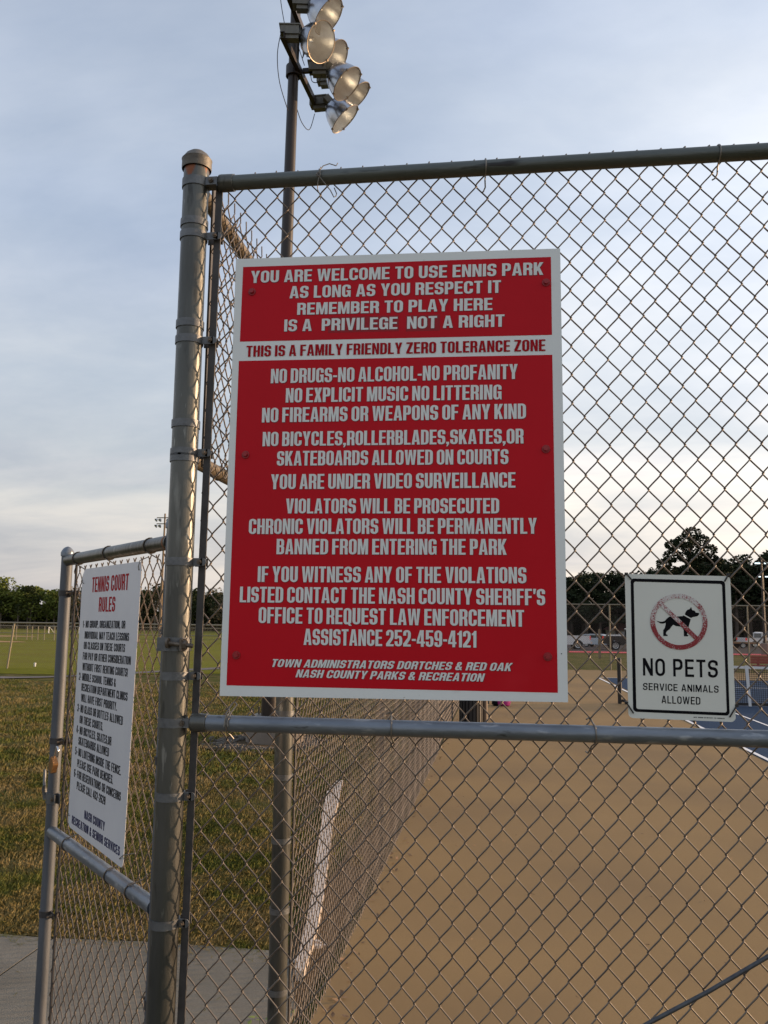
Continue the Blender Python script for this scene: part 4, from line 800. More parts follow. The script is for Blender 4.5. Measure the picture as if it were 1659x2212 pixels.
flood((-2.644,12.8,11.075), (-3.05,12.75,11.26), .80, -.45, .55)
flood((-2.437,12.8,10.601), (-2.93,12.75,10.87), .76, -.64, .50)
flood((-2.42,13.6,10.90), (-2.98,13.6,11.25), .70, -.71, .40)
flood((-2.615,13.6,10.491), (-3.10,13.62,10.83), .70, -.71, .33)
q = MB(); q.obox((-3.02,12.74,10.85), (.16,0,0), (0,.03,0), (0,0,.035)); obj('arm_bracket', q, M['pole_black'], pole)
for pts in ([(-3.40,12.0,12.2), (-3.38,11.95,11.6), (-3.28,11.9,11.05)], [(-3.34,11.9,10.93), (-3.40,11.95,10.6), (-3.42,12.2,10.3), (-3.37,12.58,10.05)],
            [(-2.98,11.95,10.95), (-2.97,12.0,10.70), (-3.03,12.1,10.62), (-3.06,12.3,10.9)], [(-3.05,12.75,10.80), (-3.02,12.75,10.66), (-2.92,12.75,10.64), (-2.86,12.75,10.76)],
            [(-3.27,12.75,10.2), (-3.24,13.0,10.1), (-3.18,13.3,10.15), (-3.15,13.55,10.60)], [(-3.22,12.3,11.2), (-3.15,12.4,10.95), (-3.12,12.6,10.85)]):
    # smooth droop
    P = [Vector(p) for p in pts]; sm = []
    for k in range(len(P)-1):
        p0 = P[max(k-1,0)]; p1 = P[k]; p2 = P[k+1]; p3 = P[min(k+2,len(P)-1)]
        for j in range(5):
            t = j/5; sm.append(.5*((2*p1)+(-p0+p2)*t+(2*p0-5*p1+4*p2-p3)*t*t+(-p0+3*p1-3*p2+p3)*t**3))
    sm.append(P[-1]); obj('cable', MB().tube(sm, .0065, 6), M['cable'], pole, True)

# ------------------------------------------------------------------ things on and beyond the court
# slatted bin, bag
bn_ = thing('litter_bin', 'black slatted litter bin with its sunlit edge built as a brown upright on the court by the side fence', 'bin', (-.49, 15.5, .02))
obj('body', MB().lathe([(0,.185), (.9,.185)], (-.50, 15.5, .02), (0,0,1), 24, True, True), M['bin'], bn_, True)
for k in range(20):
    a = 2*PI*k/20; q = MB(); c = Vector((-.50+.203*math.cos(a), 15.5+.203*math.sin(a), .49)); q.obox(c, Vector((-math.sin(a), math.cos(a), 0))*.022, Vector((math.cos(a), math.sin(a), 0))*.009, (0,0,.46)); obj('slat', q, M['bin'] , bn_)
obj('sunlit_edge', MB().lathe([(0,.055), (1.0,.055)], (-.262, 15.52, .02), (0,0,1), 16, True, True), M['bin_lit_side'], bn_, True)  # sunlit right edge of the bin, put in as a brown upright
bag = thing('backpack', 'bright pink backpack lying on the court beyond the litter bin', 'bag', (.05, 18.9, .02))
q = MB(); q.lathe([(0,.09), (.03,.15), (.12,.17), (.22,.14), (.30,.08), (.33,.01)], (.07, 18.9, .02), (0.1,0,1), 14, True); obj('bag_body', q, M['pinkbag'], bag, True)
obj('side_panel', MB().lathe([(0,.06), (.05,.10), (.2,.09), (.26,.01)], (-.06, 18.88, .02), (-.1,0,1), 10, True), M['ink'], bag, True)
tag(obj('tennis_ball_case', MB().box((-.34,19.25,.02), (-.22,19.45,.16)).box((-.30,19.28,.16), (-.25,19.42,.20)), M['ballast']), 'small grey case standing on the court beside the pink backpack', 'case')

# net
net = thing('court_net', 'black court net with a white top band, strung from two dark posts', 'net', (2.685, 20.1, .02))
YN = 20.1
obj('post', MB().lathe([(0,.048), (1.0,.048), (1.02,.03)], (2.70, YN, .02), (0,0,1), 16, True, True), M['black'], net, True)
obj('post', MB().lathe([(0,.048), (1.0,.048), (1.02,.03)], (9.1, YN, .02), (0,0,1), 16, True, True), M['black'], net, True)
obj('net_edge_band', MB().add([(2.87, YN, .98), (2.97, YN, .98), (3.05, YN, .07), (2.95, YN, .07)], [(0,1,2,3)]).add([(2.87, YN+.01, .98), (2.97, YN+.01, .98), (3.05, YN+.01, .07), (2.95, YN+.01, .07)], [(3,2,1,0)]), M['black'], net)
def ntop(x): return .90 + .08*((abs(x-5.9)/3.1)**1.6)
xs = [2.95 + k*.5 for k in range(13)]
obj('top_band', MB().extr([(x, ntop(x)) for x in xs] + [(x, ntop(x)-.055) for x in reversed(xs)], lambda u, v, d: (u, YN+d, v), -.006, .006), M['net_white'], net)
obj('bottom_band', MB().extr([(2.9,.045), (9,.045), (9,.10), (2.9,.10)], lambda u, v, d: (u, YN+d, v), -.005, .005), M['black'], net)
q = MB(); x = 3.0
while x < 9.0: q.box((x-.004, YN-.002, .1), (x+.004, YN+.002, ntop(x)-.05)); x += .045
z = .1
while z < .86: q.box((3.0, YN-.0045, z-.004), (9.0, YN-.0025, z+.004)); z += .045
obj('netting', q, M['net'], net, kind='stuff')
obj('centre_strap', MB().extr([(5.47,.03), (5.53,.03), (5.49,.92), (5.42,.92)], lambda u, v, d: (u, YN-.012+d, v), -.004, .004), M['net_white'], net)
obj('foot_anchor', MB().tube([(2.72, YN, .1), (2.95, YN-.1, .05), (3.2, YN, .05)], .03, 6), M['black'], net)

# far fence at the end of the court
ff = thing('chain_link_fence', 'chain link fence across the far end of the court in front of the parked cars', 'fence', (10, 34.66, 0))
YFF = 34.66; HF = 2.58
obj('rail', pipe((-.8, YFF, HF), (42, YFF, HF), .022, 8), M['fence_far'], ff, True)
for k, x in enumerate([-.8, 1.75, 4.33, 6.93, 9.53, 12.1, 14.7, 17.3, 20, 22.6, 25.2]): obj('post', MB().lathe([(0,.03), (HF,.03)], (x, YFF, 0), (0,0,1), 8, False, True), M['fence_far'], ff, True)
q = MB(); step = .0634
def diamond(q, x0, x1, z0, z1, Y, step, r, zfun=None, n=3):
    W_ = x1-x0; H_ = z1-z0; k = -int(H_/step)-1
    while k*step < W_:
        for sgn in (1, -1):
            xa = x0 + k*step; 
            # line going up from (xa, z0) with slope 1.2 (or mirrored)
            pa = [xa, z0]; pb = [xa + H_/1.24, z1]
            if pb[0] < x0 or pa[0] > x1: continue
            if pa[0] < x0: pa = [x0, z0 + (x0-pa[0])*1.24]
            if pb[0] > x1: pb = [x1, pa[1] + (x1-pa[0])*1.24]
            if sgn < 0: pa = [x0+x1-pa[0], pa[1]]; pb = [x0+x1-pb[0], pb[1]]
            q.tube([(pa[0], Y, pa[1]), (pb[0], Y, pb[1])], r, n, False)
        k += 1
diamond(q, -.8, 26, .03, HF, YFF, .07, .0019)
obj('wire_fabric', q, M['bar'], ff, kind='stuff')

# red bench
bench = thing('park_bench', 'dark red slatted bench on the grass beyond the far court fence', 'bench', (12.3, 42, zg(42)))
for k in range(3): obj('back_slat', MB().box((11.55, 42.0, .08+k*.115), (13.6, 42.03, .185+k*.115)), M['bench_red'], bench)
for k in range(3): obj('seat_slat', MB().box((11.6, 41.45+k*.15, -.02+.0), (13.6, 41.57+k*.15, .02)), M['bench_red'], bench)
for x in (11.95, 13.3):
    obj('leg', MB().box((x-.05, 41.45, -.35), (x+.05, 41.55, -.02)).box((x-.05, 42.04, -.35), (x+.05, 42.11, .4)), M['bench_red'], bench)
wp = tag(obj('wooden_post', MB().box((5.78, 51.6, zg(51.7)-.05), (5.91, 51.73, 1.50)).box((5.80, 51.62, 1.50), (5.89, 51.71, 1.54)), M['wood']), 'short weathered wooden post standing before the red walkway', 'post')

# ---------- vehicles (built facing +x, origin at ground centre)
def wheel(root, x, y, r=.39, m_rim=M['alloy']):
    s_ = 1 if y > 0 else -1
    w = obj('wheel', MB().lathe([(-.11,r*.7), (-.12,r*.93), (-.09,r), (.09,r), (.12,r*.93), (.11,r*.7)], (x, y, r), (0,1,0), 24, True, True), M['tyre'], root, True, local=True)
    q = MB().lathe([(0,r*.66), (.012,r*.66), (.0,r*.58), (-.03,.06)], (x, y+s_*.112, r), (0,s_,0), 24)
    for k in range(8):
        a = 2*PI*k/8; q.obox((x+math.cos(a)*r*.36, y+s_*.118, r+math.sin(a)*r*.36), (math.cos(a)*r*.26, 0, math.sin(a)*r*.26), (-math.sin(a)*.022, 0, math.cos(a)*.022), (0,.006,0))
    obj('rim', q, m_rim, w, local=True)
def bevel_body(o, w=.05):
    m = o.modifiers.new('bevel', 'BEVEL'); m.width = w; m.segments = 3; m.limit_method = 'ANGLE'; m.angle_limit = R(35); return o
def pickup(name, label, paint, loc, rz, Lh=2.85, group='vehicles in the parking lot'):
    t = thing(name, label, 'pickup truck', loc, rz, group)
    # lower body with open bed, wheel arches cut into the outline
    def arch(cx, r=.46, zc=.40, n=8): return [(cx + r*math.cos(a), max(.42, zc + r*math.sin(a))) for a in [PI - k/n*PI for k in range(n+1)]]
    bot = [(-Lh,.55), (-2.2,.50)] + arch(-1.72) + [(-1.1,.42), (1.15,.42)] + arch(1.80) + [(2.4,.45), (Lh-.04,.5)]
    top = [(Lh,.85), (Lh-.05,1.08), (2.35,1.18), (1.25,1.22), (-.55,1.24), (-.60,1.22), (-Lh+.02,1.22)]
    b = obj('body', MB().extr(bot+top, lambda u, v, d: (u, d, v), -.98, .98), paint, t, local=True); bevel_body(b)
    c = obj('cab', MB().extr([(-.62,1.2), (1.35,1.2), (.72,1.86), (.45,1.92), (-.35,1.93), (-.58,1.84)], lambda u, v, d: (u, d, v), -.80, .80), paint, t, local=True); bevel_body(c, .07)
    for s_ in (-1, 1):
        for poly in ([(-.50,1.27), (.22,1.27), (.22,1.82), (-.42,1.82)], [(.30,1.27), (1.08,1.27), (.66,1.80), (.30,1.82)]):
            obj('side_window', MB().extr(poly, lambda u, v, d: (u, d, v), s_*.802, s_*.812), M['carglass'], t, local=True)
        obj('wing_mirror', MB().box((.98, min(s_*.99,s_*1.16), 1.22), (1.10, max(s_*.99,s_*1.16), 1.42)), paint, t, local=True)
        obj('tail_light', MB().box((-Lh-.012, min(s_*.80,s_*.985), .88), (-Lh+.09, max(s_*.80,s_*.985), 1.2)), M['tail'], t, local=True)
        obj('headlight', MB().box((Lh-.14, min(s_*.66,s_*.985), .82), (Lh+.01, max(s_*.66,s_*.985), 1.02)), M['head'], t, local=True)
        obj('door_handle', MB().box((-.3, min(s_*.98,s_*1.0), 1.06), (-.12, max(s_*.98,s_*1.0), 1.09)), M['chrome'], t, local=True)
    obj('windscreen', MB().add([(1.34,-.72,1.24), (1.34,.72,1.24), (.76,.66,1.83), (.76,-.66,1.83)], [(0,1,2,3)]), M['carglass'], t, local=True)
    obj('rear_window', MB().add([(-.635,-.68,1.28), (-.635,.68,1.28), (-.60,.64,1.80), (-.60,-.64,1.80)], [(3,2,1,0)]), M['carglass'], t, local=True)
    obj('bumper', MB().box((-Lh-.14,-.95,.50), (-Lh+.01,.95,.70)), M['chrome'], t, local=True); obj('bumper', MB().box((Lh-.05,-.95,.48), (Lh+.1,.95,.68)), M['plastic'], t, local=True)
    obj('tailgate', MB().box((-Lh-.008,-.78,.74), (-Lh+.03,.78,1.18)), paint, t, local=True)
    obj('bed_floor', MB().box((-Lh+.08,-.86,1.222), (-.66,.86,1.226)), M['plastic'], t, local=True)
    for x in (-1.72, 1.80):
        for y in (-.86, .86): wheel(t, x, y)
    return t
def wagon(name, label, paint, loc, rz, H=1.72, group='vehicles in the parking lot', cat='car', van=False):
    t = thing(name, label, cat, loc, rz, group); Lh = 2.35
    def arch(cx, r=.40, zc=.34, n=8): return [(cx + r*math.cos(a), max(.32, zc + r*math.sin(a))) for a in [PI - k/n*PI for k in range(n+1)]]
    bot = [(-Lh,.5), (-1.9,.38)] + arch(-1.45) + [(-.9,.32), (.95,.32)] + arch(1.45) + [(2.0,.38), (Lh,.5)]
    top = [(Lh+.02,.75), (Lh-.15,.92), (1.35,1.06), (-2.25,1.10), (-Lh,.95)]
    b = obj('body', MB().extr(bot+top, lambda u, v, d: (u, d, v), -.90, .90), paint, t, local=True); bevel_body(b, .07)
    c = obj('cabin', MB().extr([(-2.22,1.05), (1.45,1.03), (.55,H-.08), (.1,H), (-1.7,H), (-2.0,H-.1)], lambda u, v, d: (u, d, v), -.74, .74), paint, t, local=True); bevel_body(c, .09)
    for s_ in (-1, 1):
        for poly in ([(-1.98,1.13), (-1.15,1.13), (-1.15,H-.14), (-1.82,H-.16)], [(-1.07,1.13), (-.22,1.13), (-.22,H-.13), (-1.07,H-.13)], [(-.14,1.13), (1.10,1.11), (.46,H-.17), (-.14,H-.13)]):
            obj('side_window', MB().extr(poly, lambda u, v, d: (u, d, v), s_*.742, s_*.75), M['carglass'], t, local=True)
        obj('headlight', MB().box((Lh-.22, min(s_*.55,s_*.905), .68), (Lh+.03, max(s_*.55,s_*.905), .86)), M['head'], t, local=True)
        obj('tail_light', MB().box((-Lh-.01, min(s_*.66,s_*.905), .82), (-Lh+.12, max(s_*.66,s_*.905), 1.04)), M['tail'], t, local=True)
        obj('wing_mirror', MB().box((.92, min(s_*.9,s_*1.04), 1.06), (1.04, max(s_*.9,s_*1.04), 1.2)), paint, t, local=True)
    obj('windscreen', MB().add([(1.46,-.68,1.06), (1.46,.68,1.06), (.60,.62,H-.10), (.60,-.62,H-.10)], [(0,1,2,3)]), M['carglass'], t, local=True)
    obj('rear_window', MB().add([(-2.235,-.64,1.15), (-2.235,.64,1.15), (-2.04,.6,H-.16), (-2.04,-.6,H-.16)], [(3,2,1,0)]), M['carglass'], t, local=True)
    obj('grille', MB().box((Lh-.02,-.5,.52), (Lh+.04,.5,.76)), M['plastic'], t, local=True); obj('bumper', MB().box((Lh-.06,-.88,.36), (Lh+.08,.88,.5)), M['plastic'], t, local=True); obj('bumper', MB().box((-Lh-.06,-.88,.42), (-Lh+.06,.88,.6)), M['plastic'], t, local=True)
    for x in (-1.45, 1.45):
        for y in (-.80, .80): wheel(t, x, y, .33)
    return t
ZP = -.43
pickup('pickup_truck', 'white pickup truck nearest the red notice, tail to the right, on the asphalt', M['white_car'], (5.25, 79.6, ZP), R(184))
pickup('pickup_truck', 'black pickup truck with chrome wheels behind the far court fence', M['black_car'], (12.0, 79.7, ZP), R(2))
wagon('parked_car', 'light silver minivan between the white and the black pickup trucks', M['silver_car'], (10.15, 88.6, ZP), R(332), 1.6).scale = (.84, .84, .80)
wagon('parked_car', 'white estate car with roof rails behind the silver minivan', M['white_car'], (11.35, 98, ZP), R(8), 1.5).scale = (.84, .84, .76)
wagon('parked_car', 'white car half hidden behind the black pickup truck', M['white_car'], (13.7, 100, ZP), R(4), 1.5).scale = (.8, .8, .74)
pickup('pickup_truck', 'white pickup truck right of the no pets sign, its bed to the left', M['white_car'], (28.6, 98.8, ZP), R(20)).scale = (.9, .9, .82)
wagon('parked_car', 'grey car with a red tail light left of the rightmost white pickup', M['grey_car'], (23.2, 98, ZP), R(170), 1.5).scale = (.85, .85, .8)
wagon('parked_car', 'dark grey car behind the grey car with the red tail light', M['black_car'], (25.2, 112, ZP), R(176), 1.6)
# trailer with a timber deck
tr = thing('flatbed_trailer', 'low flatbed trailer with a timber deck at the right edge of the no pets sign', 'trailer', (24.4, 93, ZP), R(4))
for k in range(4): obj('deck_board', MB().box((-1.9, -.8+k*.4, .58), (1.9, -.42+k*.4, .63)), M['wood'], tr, local=True)
obj('frame', MB().box((-2.0,-.86,.46), (2.0,-.80,.575)).box((-2.0,.80,.46), (2.0,.86,.575)).box((-2.9,-.05,.47), (-1.9,.05,.56)), M['rust'], tr, local=True)
for y in (-.9, .9): wheel(tr, .3, y, .3)
# small outbuilding
bl = thing('outbuilding', 'low cream building with a red brown roof behind the parking lot', 'building', (19.5, 140, ZP))
obj('wall', MB().box((17.2,138,-.5), (24.5,143,1.15)), M['cream'], bl)
obj('roof', MB().add([(16.8,137.4,1.05), (25,137.4,1.05), (25,140.5,2.15), (18.3,140.5,2.15), (25,143.6,1.05), (16.8,143.6,1.05)], [(0,1,2,3), (3,2,4,5), (0,3,5)]).box((16.8,137.35,.98), (25,137.45,1.10)), M['roof_red'], bl)
obj('gable', MB().add([(17.2,137.99,1.15), (18.2,137.99,1.15), (17.25,137.99,.4)], [(0,1,2)]), M['cream'], bl)
for x in (18.0, 19.0): obj('door', MB().box((x,137.93,-.4), (x+.75,137.99,.75)), M['net_white'], bl)
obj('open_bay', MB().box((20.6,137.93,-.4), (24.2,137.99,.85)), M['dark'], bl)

# street lamp with lit heads on the right
for (x, y, hz, lit, lab) in ((19.95, 68.3, 7.0, False, 'dark floodlight pole in a concrete collar beside the white pickup truck'), (25.8, 88, 7.2, True, 'second floodlight pole with a lit pair of lamps, farther into the lot')):
    t = thing('floodlight_pole', lab, 'floodlight pole', (x, y, zg(y)), 0, 'floodlight poles by the parking lot')
    obj('pole', MB().lathe([(0,.10), (hz+.4,.065)], (x, y, zg(y)), (0,0,1), 12, True, True), M['bronze'], t, True)
    obj('concrete_collar', MB().lathe([(0,.30), (.85,.30), (.9,.25)], (x, y, zg(y)), (0,0,1), 16, False, True), M['concrete_pier'], t, True)
    obj('crossarm', MB().box((x-.5, y-.04, hz+zg(y)), (x+.5, y+.04, hz+zg(y)+.08)), M['bronze'], t)
    for dx in (-.34, .34):
        fl = obj('floodlight', MB().box((x+dx-.2, y-.22, hz+zg(y)-.12), (x+dx+.2, y-.02, hz+zg(y)+.0)), M['ballast'], t)
        obj('lamp_face', MB().box((x+dx-.19, y-.235, hz+zg(y)-.12), (x+dx+.19, y-.224, hz+zg(y)-.03)), M['lampon'], fl)

# ---------- field side: backstop fence, second fence, goal, marker, stadium light, utility pole, building
f1 = thing('field_fence', 'low chain link field fence with a leaning post beyond the footpath', 'fence', (-14, 28.5, 0))
YQ = 28.5
q = MB().tube([(-60, YQ, 1.61), (-2.6, YQ, 1.61)], .027, 8); obj('rail', q, M['fence_tan'], f1, True)
for k, x in enumerate((-34, -30.9, -27.8, -24.2, -20.75, -17.29, -10.4, -7, -4.5, -2.6)):
    obj('post', MB().tube([(x, YQ, 0), (x+(.17 if x == -17.29 else .02), YQ, 1.62)], .033, 8), M['fence_tan'], f1, True)
q = MB(); diamond(q, -40, -2.6, .04, 1.6, YQ+.03, .072, .0016, n=3); obj('wire_fabric', q, M['fence_far'], f1, kind='stuff')
f2 = thing('field_fence', 'distant chain link ball field fence with paired gate posts behind the dirt infield', 'fence', (-46, 82.5, ZP))
for z in (1.0, .25): obj('rail', MB().tube([(-90, 82.5, z-.02), (-20, 82.5, z-.02)], .035, 6), M['fence_tan'] if z > .5 else M['fence_far'], f2, True)
for x in (-55.2, -54.6, -52.0, -49.75, -49.3, -48.1, -47.55, -46.9, -46.2, -45.1, -44.6, -42.0, -39.3, -36.8, -33.4, -30, -27):
    obj('post', MB().lathe([(0,.055), (1.45,.055)], (x, 82.5, ZP-.03), (0,0,1), 6, False, True), M['fence_tan'], f2)
q = MB(); diamond(q, -62, -24, ZP, .98, 82.55, .15, .004, n=3); obj('wire_fabric', q, M['fence_far'], f2, kind='stuff')
gl = tag(obj('soccer_goal', MB().tube([(-65.2,117.6,-.46), (-65.2,117.6,.62), (-60.5,117.6,.62), (-60.5,117.6,-.46)], .09, 6).tube([(-65.2,117.6,.62), (-65.0,119,-.46)], .05, 6).tube([(-60.5,117.6,.62), (-60.3,119,-.46)], .05, 6), M['net_white']), 'white soccer goal frame far across the playing field', 'soccer goal')
tag(obj('ground_marker', MB().lathe([(0,.035), (.13,.045), (.14,.03)], (-17.03, 29.88, .0), (0,0,1), 10, False, True), M['net_white']), 'small pale cup shaped marker in the grass behind the leaning fence post', 'marker')
su = thing('stadium_light', 'tall distant stadium light mast with two rows of lamps left of the corner post', 'floodlight mast', (-37.9, 92.6, ZP))
X0, Y0 = -37.98, 92.6
obj('mast', MB().lathe([(0,.17), (14.3,.09)], (X0, Y0, ZP), (0,0,1), 12, True, True), M['wood'], su, True)
for z in (13.25, 12.55):
    obj('crossarm', MB().box((X0-.95, Y0-.06, z+.1), (X0+.95, Y0+.06, z+.2)), M['fence_far'], su)
    for k in (-2, -1, 1, 2):
        c = Vector((X0+k*.42, Y0-.1, z-.02)); a = Vector((.25*k, -.6, -.6)).normalized()
        fl = obj('lamp', MB().lathe([(0,.05), (.1,.15), (.25,.21)], c, a, 12, True), M['spun'], su, True)
        obj('lamp_face', MB().lathe([(0,.001), (0,.2)], c+a*.24, a, 12), M['glass'], fl)
up_ = thing('utility_pole', 'thin pale utility pole before the far trees, seen between post and tension bar', 'utility pole', (-88, 240, ZP))
obj('pole', MB().lathe([(0,.22), (5.6,.16)], (-88.2, 240, ZP), (0,0,1), 8, True, True), M['fence_far'], up_)
obj('crossarm', MB().box((-89.3,239.9,4.55), (-87.1,240.1,4.75)), M['fence_far'], up_)
lb = thing('long_building', 'long low building with a pale grey roof beyond the playing field', 'building', (-60, 228, ZP))
obj('wall', MB().box((-81,226,-.5), (-40,236,.55)), M['roof_red'], lb); obj('roof', MB().add([(-82,225.4,.5), (-39,225.4,.5), (-39,231,1.45), (-82,231,1.45), (-39,236.6,.5), (-82,236.6,.5)], [(0,1,2,3), (3,2,4,5)]).box((-82,225.3,.40), (-39,225.45,.62)), M['roof_grey'], lb)
for k in range(9): obj('window', MB().box((-79+k*4.2,225.9,-.2), (-77.4+k*4.2,225.98,.3)), M['carglass'], lb)
for k, (x, y, m_) in enumerate(((-76, 200, 'white_car'), (-70.5, 202, 'black_car'), (-65, 201, 'silver_car'))):
    wagon('parked_car', ['white car far across the field before the long grey roof', 'black car far across the field before the long grey roof', 'silver car far across the field before the long grey roof'][k], M[m_], (x, y, ZP), R(5+k*6), 1.6, group='cars before the long building')

# ------------------------------------------------------------------ white board, leaves, grass
wb = thing('white_board', 'long narrow white board lying in the grass along the side fence', 'board', (-1.35, 6.7, 0))
L_pts = [(-1.775,9.45), (-1.755,8.80), (-1.61,7.9), (-1.45,7.02), (-1.325,6.3), (-1.222,5.75), (-1.12,5.1), (-1.055,4.62), (-1.02,4.4)]
R_pts = [(-1.71,9.50), (-1.565,8.48), (-1.45,7.6), (-1.308,6.75), (-1.203,6.1), (-1.103,5.49), (-1.03,4.95), (-.995,4.6), (-.975,4.4)]
obj('board', MB().extr(L_pts + R_pts[::-1], lambda u, v, d: (u, v, d), .004, .052), M['plank'], wb)
q = MB()
for k in range(7):
    x = -.985 + rnd.gauss(0, .035); y = 4.75 + rnd.gauss(0, .12); s_ = rnd.uniform(.008, .022)
    q.obox((x, y, .04+s_*.3), (s_, rnd.uniform(-.3,.3)*s_, 0), (0, s_*.7, 0), (0, 0, s_*.4))
o = obj('paint_chips', q, M['plank'], wb, kind='stuff')
q = MB()
for k in range(170):
    y = 4.0 + rnd.random()**1.4*17; x = -.80 + abs(rnd.gauss(0, .045)) + rnd.choice((0,0,-.05)); s_ = rnd.uniform(.008, .024); a = rnd.random()*6.3; tlt = rnd.uniform(.3, 1)
    c = Vector((x, y, .024+s_*.35)); e1 = Vector((math.cos(a), math.sin(a), rnd.uniform(-.4,.4)))*s_; e2 = Vector((-math.sin(a), math.cos(a), rnd.uniform(-.5,.8)))*s_*.55
    q.add([c-e1, c-e2*.8, c+e1, c+e2], [(0,1,2), (0,2,3)])
tag(obj('leaf_litter', q, M['leaf_dry'], kind='stuff'), 'dry brown leaves blown against the foot of the side fence', 'leaves')
q = MB()
for k in range(60):
    x = rnd.uniform(-.6, 2.2); y = rnd.uniform(3.2, 9); a = rnd.random()*6; l = rnd.uniform(.01, .04)
    q.add([(x, y, .024), (x+l*math.cos(a), y+l*math.sin(a), .026), (x+l*math.cos(a), y+l*math.sin(a)+.004, .030)], [(0,1,2)])
obj('court_debris', q, M['leaf_dry'], kind='stuff')
q = MB()
for k in range(900):
    a = rnd.random()*6.3; rr = .44 + abs(rnd.gauss(0, .16)); x = -3.33+rr*math.cos(a)*1.2; y = YL+rr*math.sin(a)*1.2-.25; s_ = rnd.uniform(.01, .03)
    q.obox((x, y, .005+s_*.4), (s_, 0, s_*.2), (0, s_*.8, 0), (0, 0, s_*.5))
obj('pier_gravel', q, M['gravel'], kind='stuff')
obj('worn_ground', MB().add([(-3.33+1.15*math.cos(k/24*2*PI), YL-.25+.95*math.sin(k/24*2*PI), .003) for k in range(24)], [tuple(range(24))]), M['soil'], kind='structure')
# grass blades: dense near the pavement, thinning with distance
from mathutils import noise
def grass(n, y0, y1, hmin, hmax, w, name):
    V_ = []; F_ = []; k = 0
    while k < n:
        y = y0 + (y1-y0)*rnd.random()**1.35
        x = -rnd.uniform(.98, .70*y+1.2)
        if y < 4.70 + .02*math.sin(x*9) and x < -1.09: continue
        if x > -1.25 and y < 30 and noise.noise(Vector((x*3, y*1.5, 3))) < .15: continue
        if (x+3.33)**2 + (y-YL+.2)**2 < .65: continue
        if y > 19.5 and (-.16*(x)+20.5) < 0: continue
        pn = noise.noise(Vector((x*.9, y*.9, 0)))
        if pn < -.22 and rnd.random() < .65: continue
        h = rnd.uniform(hmin, hmax)*(1+.5*pn); a = rnd.random()*6.283; dx = math.cos(a); dy = math.sin(a); ln = rnd.uniform(.2, 1.1)*h
        b = len(V_); z0 = -.008
        V_ += [(x-dy*w, y+dx*w, z0), (x+dy*w, y-dx*w, z0), (x+dx*ln*.45-dy*w*.7, y+dy*ln*.45+dx*w*.7, z0+h*.62), (x+dx*ln, y+dy*ln, z0+h*.9)]
        F_ += [(b, b+1, b+2), (b+1, b+3, b+2)]; k += 1
    o = obj(name, MB().add(V_, F_), M['blade'], kind='stuff'); return o
tag(grass(125000, 4.62, 9.5, .025, .060, .0035, 'grass_blades'), 'tufted green and dry brown grass beside the pavement', 'grass')
tag(grass(70000, 9.0, 23, .035, .075, .008, 'grass_blades'), 'rougher grass stretching to the footpath', 'grass')
q = MB()
for k in range(700):
    x = -rnd.uniform(1.1, 4.2); y = 4.69 - abs(rnd.gauss(0, .07)); a = rnd.random()*6.28; l = rnd.uniform(.008, .03)
    if rnd.random() < .12: y -= rnd.random()*1.6
    c = Vector((x, y, .033)); e = Vector((math.cos(a), math.sin(a), .1))*l; n_ = Vector((-math.sin(a), math.cos(a), 0))*.0018
    q.add([c-e-n_, c-e+n_, c+e+n_*.3, c+e-n_*.3], [(0,1,2,3)])
tag(obj('grass_clippings', q, M['blade'], kind='stuff'), 'dry grass clippings scattered along the edge of the pavement', 'clippings')
# weeds at the foot of the gate post
q = MB()
for k in range(90):
    x = -.93 + rnd.gauss(0, .05); y = 3.52 + rnd.gauss(0, .06); a = rnd.random()*6.28; h = rnd.uniform(.04, .20); s_ = rnd.uniform(.006,.014)
    c = Vector((x, y, h)); q.add([c+Vector((math.cos(a)*s_*1.8, math.sin(a)*s_*1.8, .004)), c+Vector((-math.sin(a)*s_, math.cos(a)*s_, 0)), c-Vector((math.cos(a)*s_*.8, math.sin(a)*s_*.8, 0)), c+Vector((math.sin(a)*s_, -math.cos(a)*s_, 0))], [(0,1,2,3)])
    if k % 4 == 0: q.tube([(x, y, 0), (x+.005, y, h)], .0012, 3, False)
M['weed'] = mat('weed_green', (.12,.17,.03), .7, 0, (.2,.24,.05), 30)
tag(obj('weed', q, M['weed']), 'small green weed growing at the foot of the gate post', 'weed')

